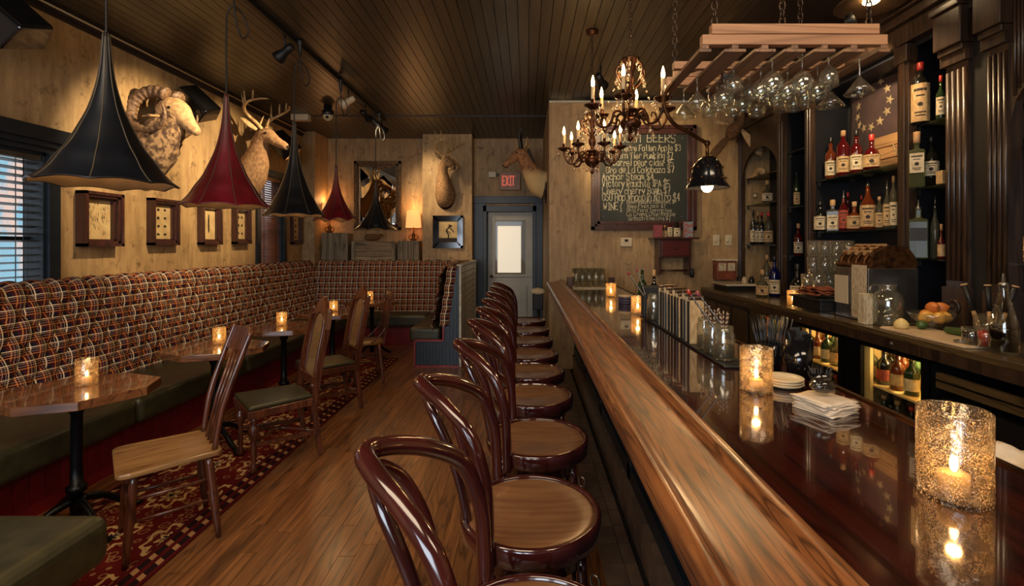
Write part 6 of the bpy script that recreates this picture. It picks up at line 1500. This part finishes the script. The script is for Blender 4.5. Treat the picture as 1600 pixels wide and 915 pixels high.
def stick(px0, py0, px1, py1, y, label, tipm):
    a = W(px0, py0, y); c_ = W(px1, py1, y); t = thing('swizzle_stick', label, 'bar tool', a, 0, 'swizzle sticks'); d = c_-a
    n = 40; P = [d*(i/n) for i in range(n+1)]; s_ = d.cross(V((0, 1, 0))).normalized()
    for ph in (0, PI): part(MB().tube([p+s_*.003*math.sin(i*.9+ph)+V((0, .003*math.cos(i*.9+ph), 0)) for i, p in enumerate(P)], .0022, 6), 'twisted_shaft', m_steel, t)
    part(MB().tube([d, d+d.normalized()*.022], [.007, .008], 8), 'end_knob', tipm, t)
stick(1128, 530, 1079, 460, 2.04, 'twisted steel bar spoon with bright red end crossing the jars', m_capr)
stick(1143, 528, 1093, 462, 2.03, 'twisted steel bar spoon with dull rose end crossing the jars', m_pinkc)
# jar, napkins and bottles at the far end of the mat
p = bpos(1019, 512)
mason(0, 3.0, .16, .045, 'patterned glass jar with silver tools at the door end of the mat', x=.79)
one(MB().box(-.05, -.04, 0, .05, .04, .20), 'napkin_caddy', m_black, 'black napkin caddy behind the patterned jar', 'napkin holder', (.80, 3.14, MZ), bev=.006)
stick(1006, 462, 984, 430, 3.0, 'thin bar spoon with a dark red tip leaning from the patterned jar', m_redtrim)
stick(1008, 460, 996, 424, 3.02, 'second thin bar spoon with a rosy tip leaning from the patterned jar', m_pinkc)
G6 = 'bottles at the service end of the bar'
bottle(.90, 3.42, BZ, .042, .30, 'jug', m_dark, None, m_capw, 'round dark bottle with tan neck foil beside the napkin caddy', G6); bottle(.86, 3.60, BZ, .034, .31, 'wine', m_green, None, 'pour', 'slim dark green bottle with steel pourer behind the round dark one', G6)
# cocktail straws, napkin tin, small dark bowl
t = thing('straw_holder', 'clear holder packed with black cocktail straws', 'straw holder', (.93, 1.84, BZ))
part(MB().olathe([(0, .004), (.035, .004), (.04, .11), (.043, .11), (.038, 0), (0, 0)], 22), 'cup', m_gloss, t)
sm_ = MB().tube([(0, 0, 0), (0, 0, .20)], .0022, 5).mesh('black_straw', m_straw)
for i in range(40):
    a = i*2.4; rr_ = .028*math.sqrt(i/40); o = link('black_straw', sm_, t, (rr_*math.cos(a), rr_*math.sin(a), .006)); o.rotation_euler = (-rr_*math.sin(a)*9+R.uniform(-.05, .05), rr_*math.cos(a)*9+R.uniform(-.05, .05), 0)
p = bpos(1223, 583)
t = thing('napkin_tin', 'black cylindrical tin of crumpled black napkins behind the candle', 'tin', (.98, 1.74, BZ))
part(MB().olathe([(0, .004), (.038, .004), (.044, .135), (.047, .137), (.040, 0), (0, 0)], 26), 'tin', m_gloss, t)
q = MB()
for i in range(9): a = i*.7; q.bar((.02*math.cos(a), .02*math.sin(a), .10), (.036*math.cos(a), .036*math.sin(a), .150+.012*(i % 3)), .03, .004)
part(q, 'folded_napkin', m_black, t)['kind'] = 'stuff'
t = thing('pick_bowl', 'small black bowl of picks behind the glass paperweight', 'bowl', (.98, 1.615, BZ))
part(MB().olathe([(0, .004), (.022, .004), (.036, .05), (.038, .05), (.026, 0), (0, 0)], 24), 'bowl', m_gloss, t)
for i in range(14): a = i*2.4; part(MB().tube([(.01*math.cos(a), .01*math.sin(a), .01), (.034*math.cos(a), .034*math.sin(a), .062+R.random()*.01)], .003, 5), 'pick', m_black, t)
for i in range(3):
    one(MB().lathe([(0, .004), (.03, .004), (.055, .010), (.062, .016), (.063, .014), (.056, .007), (.034, 0), (0, 0)], 30), 'saucer', m_plastic, ('bottom saucer of the small pile behind the candle', 'middle saucer of the small pile behind the candle', 'top saucer of the small pile behind the candle')[i], 'saucer', (.865, 1.63, BZ+i*.0085), group='saucers stacked by the candle')
# napkin stack
t = thing('napkin_stack', 'pile of white paper napkins under the glass paperweight', 'napkins', (.862, 1.40, BZ), 0)
for i in range(9):
    w_ = .088+R.uniform(-.002, .003); v_ = []; n = 8
    o = MB(); vs = []; fs = []
    for a in range(n+1):
        for c_ in range(n+1):
            x, y = (-.5+a/n)*w_*1.35, (-.5+c_/n)*w_*1.35; e = max(abs(a/n-.5), abs(c_/n-.5))*2
            vs.append((x, y, .004*math.sin(a*1.3+i)*e*.5+R.uniform(0, .0008)-.003*max(0, e-.8)*3*(i > 5)+.001))
    for a in range(n):
        for c_ in range(n): k_ = a*(n+1)+c_; fs.append((k_, k_+n+1, k_+n+2, k_+1))
    o.add(vs, fs, True); ob = part(o, 'napkin', m_paper, t, (R.uniform(-.004, .004), R.uniform(-.004, .004), .002+i*.0042), .35+R.uniform(-.22, .22)); s_ = ob.modifiers.new('t', 'SOLIDIFY'); s_.thickness = .0036
mb = MB().ell((0, 0, .021), (.036, .030, .022), 14, 9)
mb.v = [(x+.004*NZ.noise(V((x*60, y*60, z*60))), y+.004*NZ.noise(V((x*60, y*60, z*60+5))), z+.004*NZ.noise(V((x*60, y*60, z*60+9)))) for x, y, z in mb.v]
one(mb, 'paperweight', thin('dark_crystal', (.35, .33, .30, 1), .35, (70, 64, 58), 90, 1.6), 'faceted dark glass paperweight on the white napkins', 'paperweight', (.862, 1.41, BZ+.046))
# folded towel at the bar edge
vs = []; fs = []; n = 16
for a in range(n+1):
    for c_ in range(n+1): vs.append((.16*a/n, .22*c_/n, .012*math.sin(a*.5+c_*.25)+.010*math.sin(c_*.9)+.0*(a/n)**2))
for a in range(n):
    for c_ in range(n): k_ = a*(n+1)+c_; fs.append((k_, k_+n+1, k_+n+2, k_+1))
o = one(MB().add(vs, fs, True), 'bar_towel', m_paper, 'white folded bar towel behind the large candle glass', 'towel', (1.07, .96, 1.04)); s_ = o.modifiers.new('t', 'SOLIDIFY'); s_.thickness = .012
# tall glasses at the far end of the bar
t = thing('serving_tray', 'thin tray under the tall glasses at the door end of the bar', 'tray', (.72, 5.45, BZ)); part(MB().box(-.22, -.20, 0, .20, .20, .010), 'tray', m_plastic, t, bev=.004)
for sx in (-1, 1): part(MB().box(sx*.235-.03, -.05, 0, sx*.235+.03, .05, .11), 'end_block', m_frame, t, bev=.004)
hg = cyl_glass(.032, .20, .002, .9).mesh('tall_glass', m_rim)
RW = ['front', 'second', 'third', 'back']
for i in range(5):
    for j in range(3):
        o = link('tall_glass', hg, None, (.545+i*.072, 5.32+j*.10, BZ+.0105)); tag(o, 'tall clear glass, %s from the stools in the %s row on the thin tray' % (PO[i], RW[j]), 'glass', 'tall glasses on the tray')
for i in range(4): one(MB().lathe([(0, 0), (.055, 0), (.057, .002), (.057, .016), (0, .018)], 24), 'coaster', m_violet if i < 3 else m_cutb, ('lowest violet coaster in the pile between the candles', 'second violet coaster in the pile between the candles', 'third violet coaster in the pile between the candles', 'cream top coaster in the pile between the candles')[i], 'coaster', (.80, 3.92, BZ+i*.0185), group='coasters between the candles')
# bottles on the little drawer shelf
SZ = s0.z+.001
for i, (px, w_, yt, shp, b2, l2, c2, l) in enumerate([(1039, 8, 348, 'squat', m_clear, m_label, m_capw, 'little tan jar on the drawer shelf'), (1047, 8, 338, 'spout', m_redl, m_labelw, 'pour', 'slim red bottle with pourer on the drawer shelf'), (1058, 11, 340, 'bourbon', m_dark, m_labelw, m_capk, 'dark bottle with cream label on the drawer shelf')]):
    x = (px-CX)/F*5.86; bottle(x, 5.86, SZ, w_/F*5.86/2, (367-yt)/F*5.86, shp, b2, l2, c2, l, 'bottles on the drawer shelf', l0=.05, l1=.55)
# stand beyond the last stool
t = thing('metal_stand', 'small black stand with a rounded white top by the end of the bar', 'stand', (.16, 6.4, 0.001))
part(MB().tube([(0, 0, 0), (0, 0, .70)], .02, 10).lathe([(0, 0), (.14, 0), (.13, .02), (0, .03)], 20), 'post', m_black, t); part(MB().box(-.075, -.05, .68, .06, .05, .90), 'bracket', m_black, t, bev=.01); part(MB().ell((-.01, 0, .92), (.10, .07, .05), 18, 10), 'white_top', m_plastic, t)
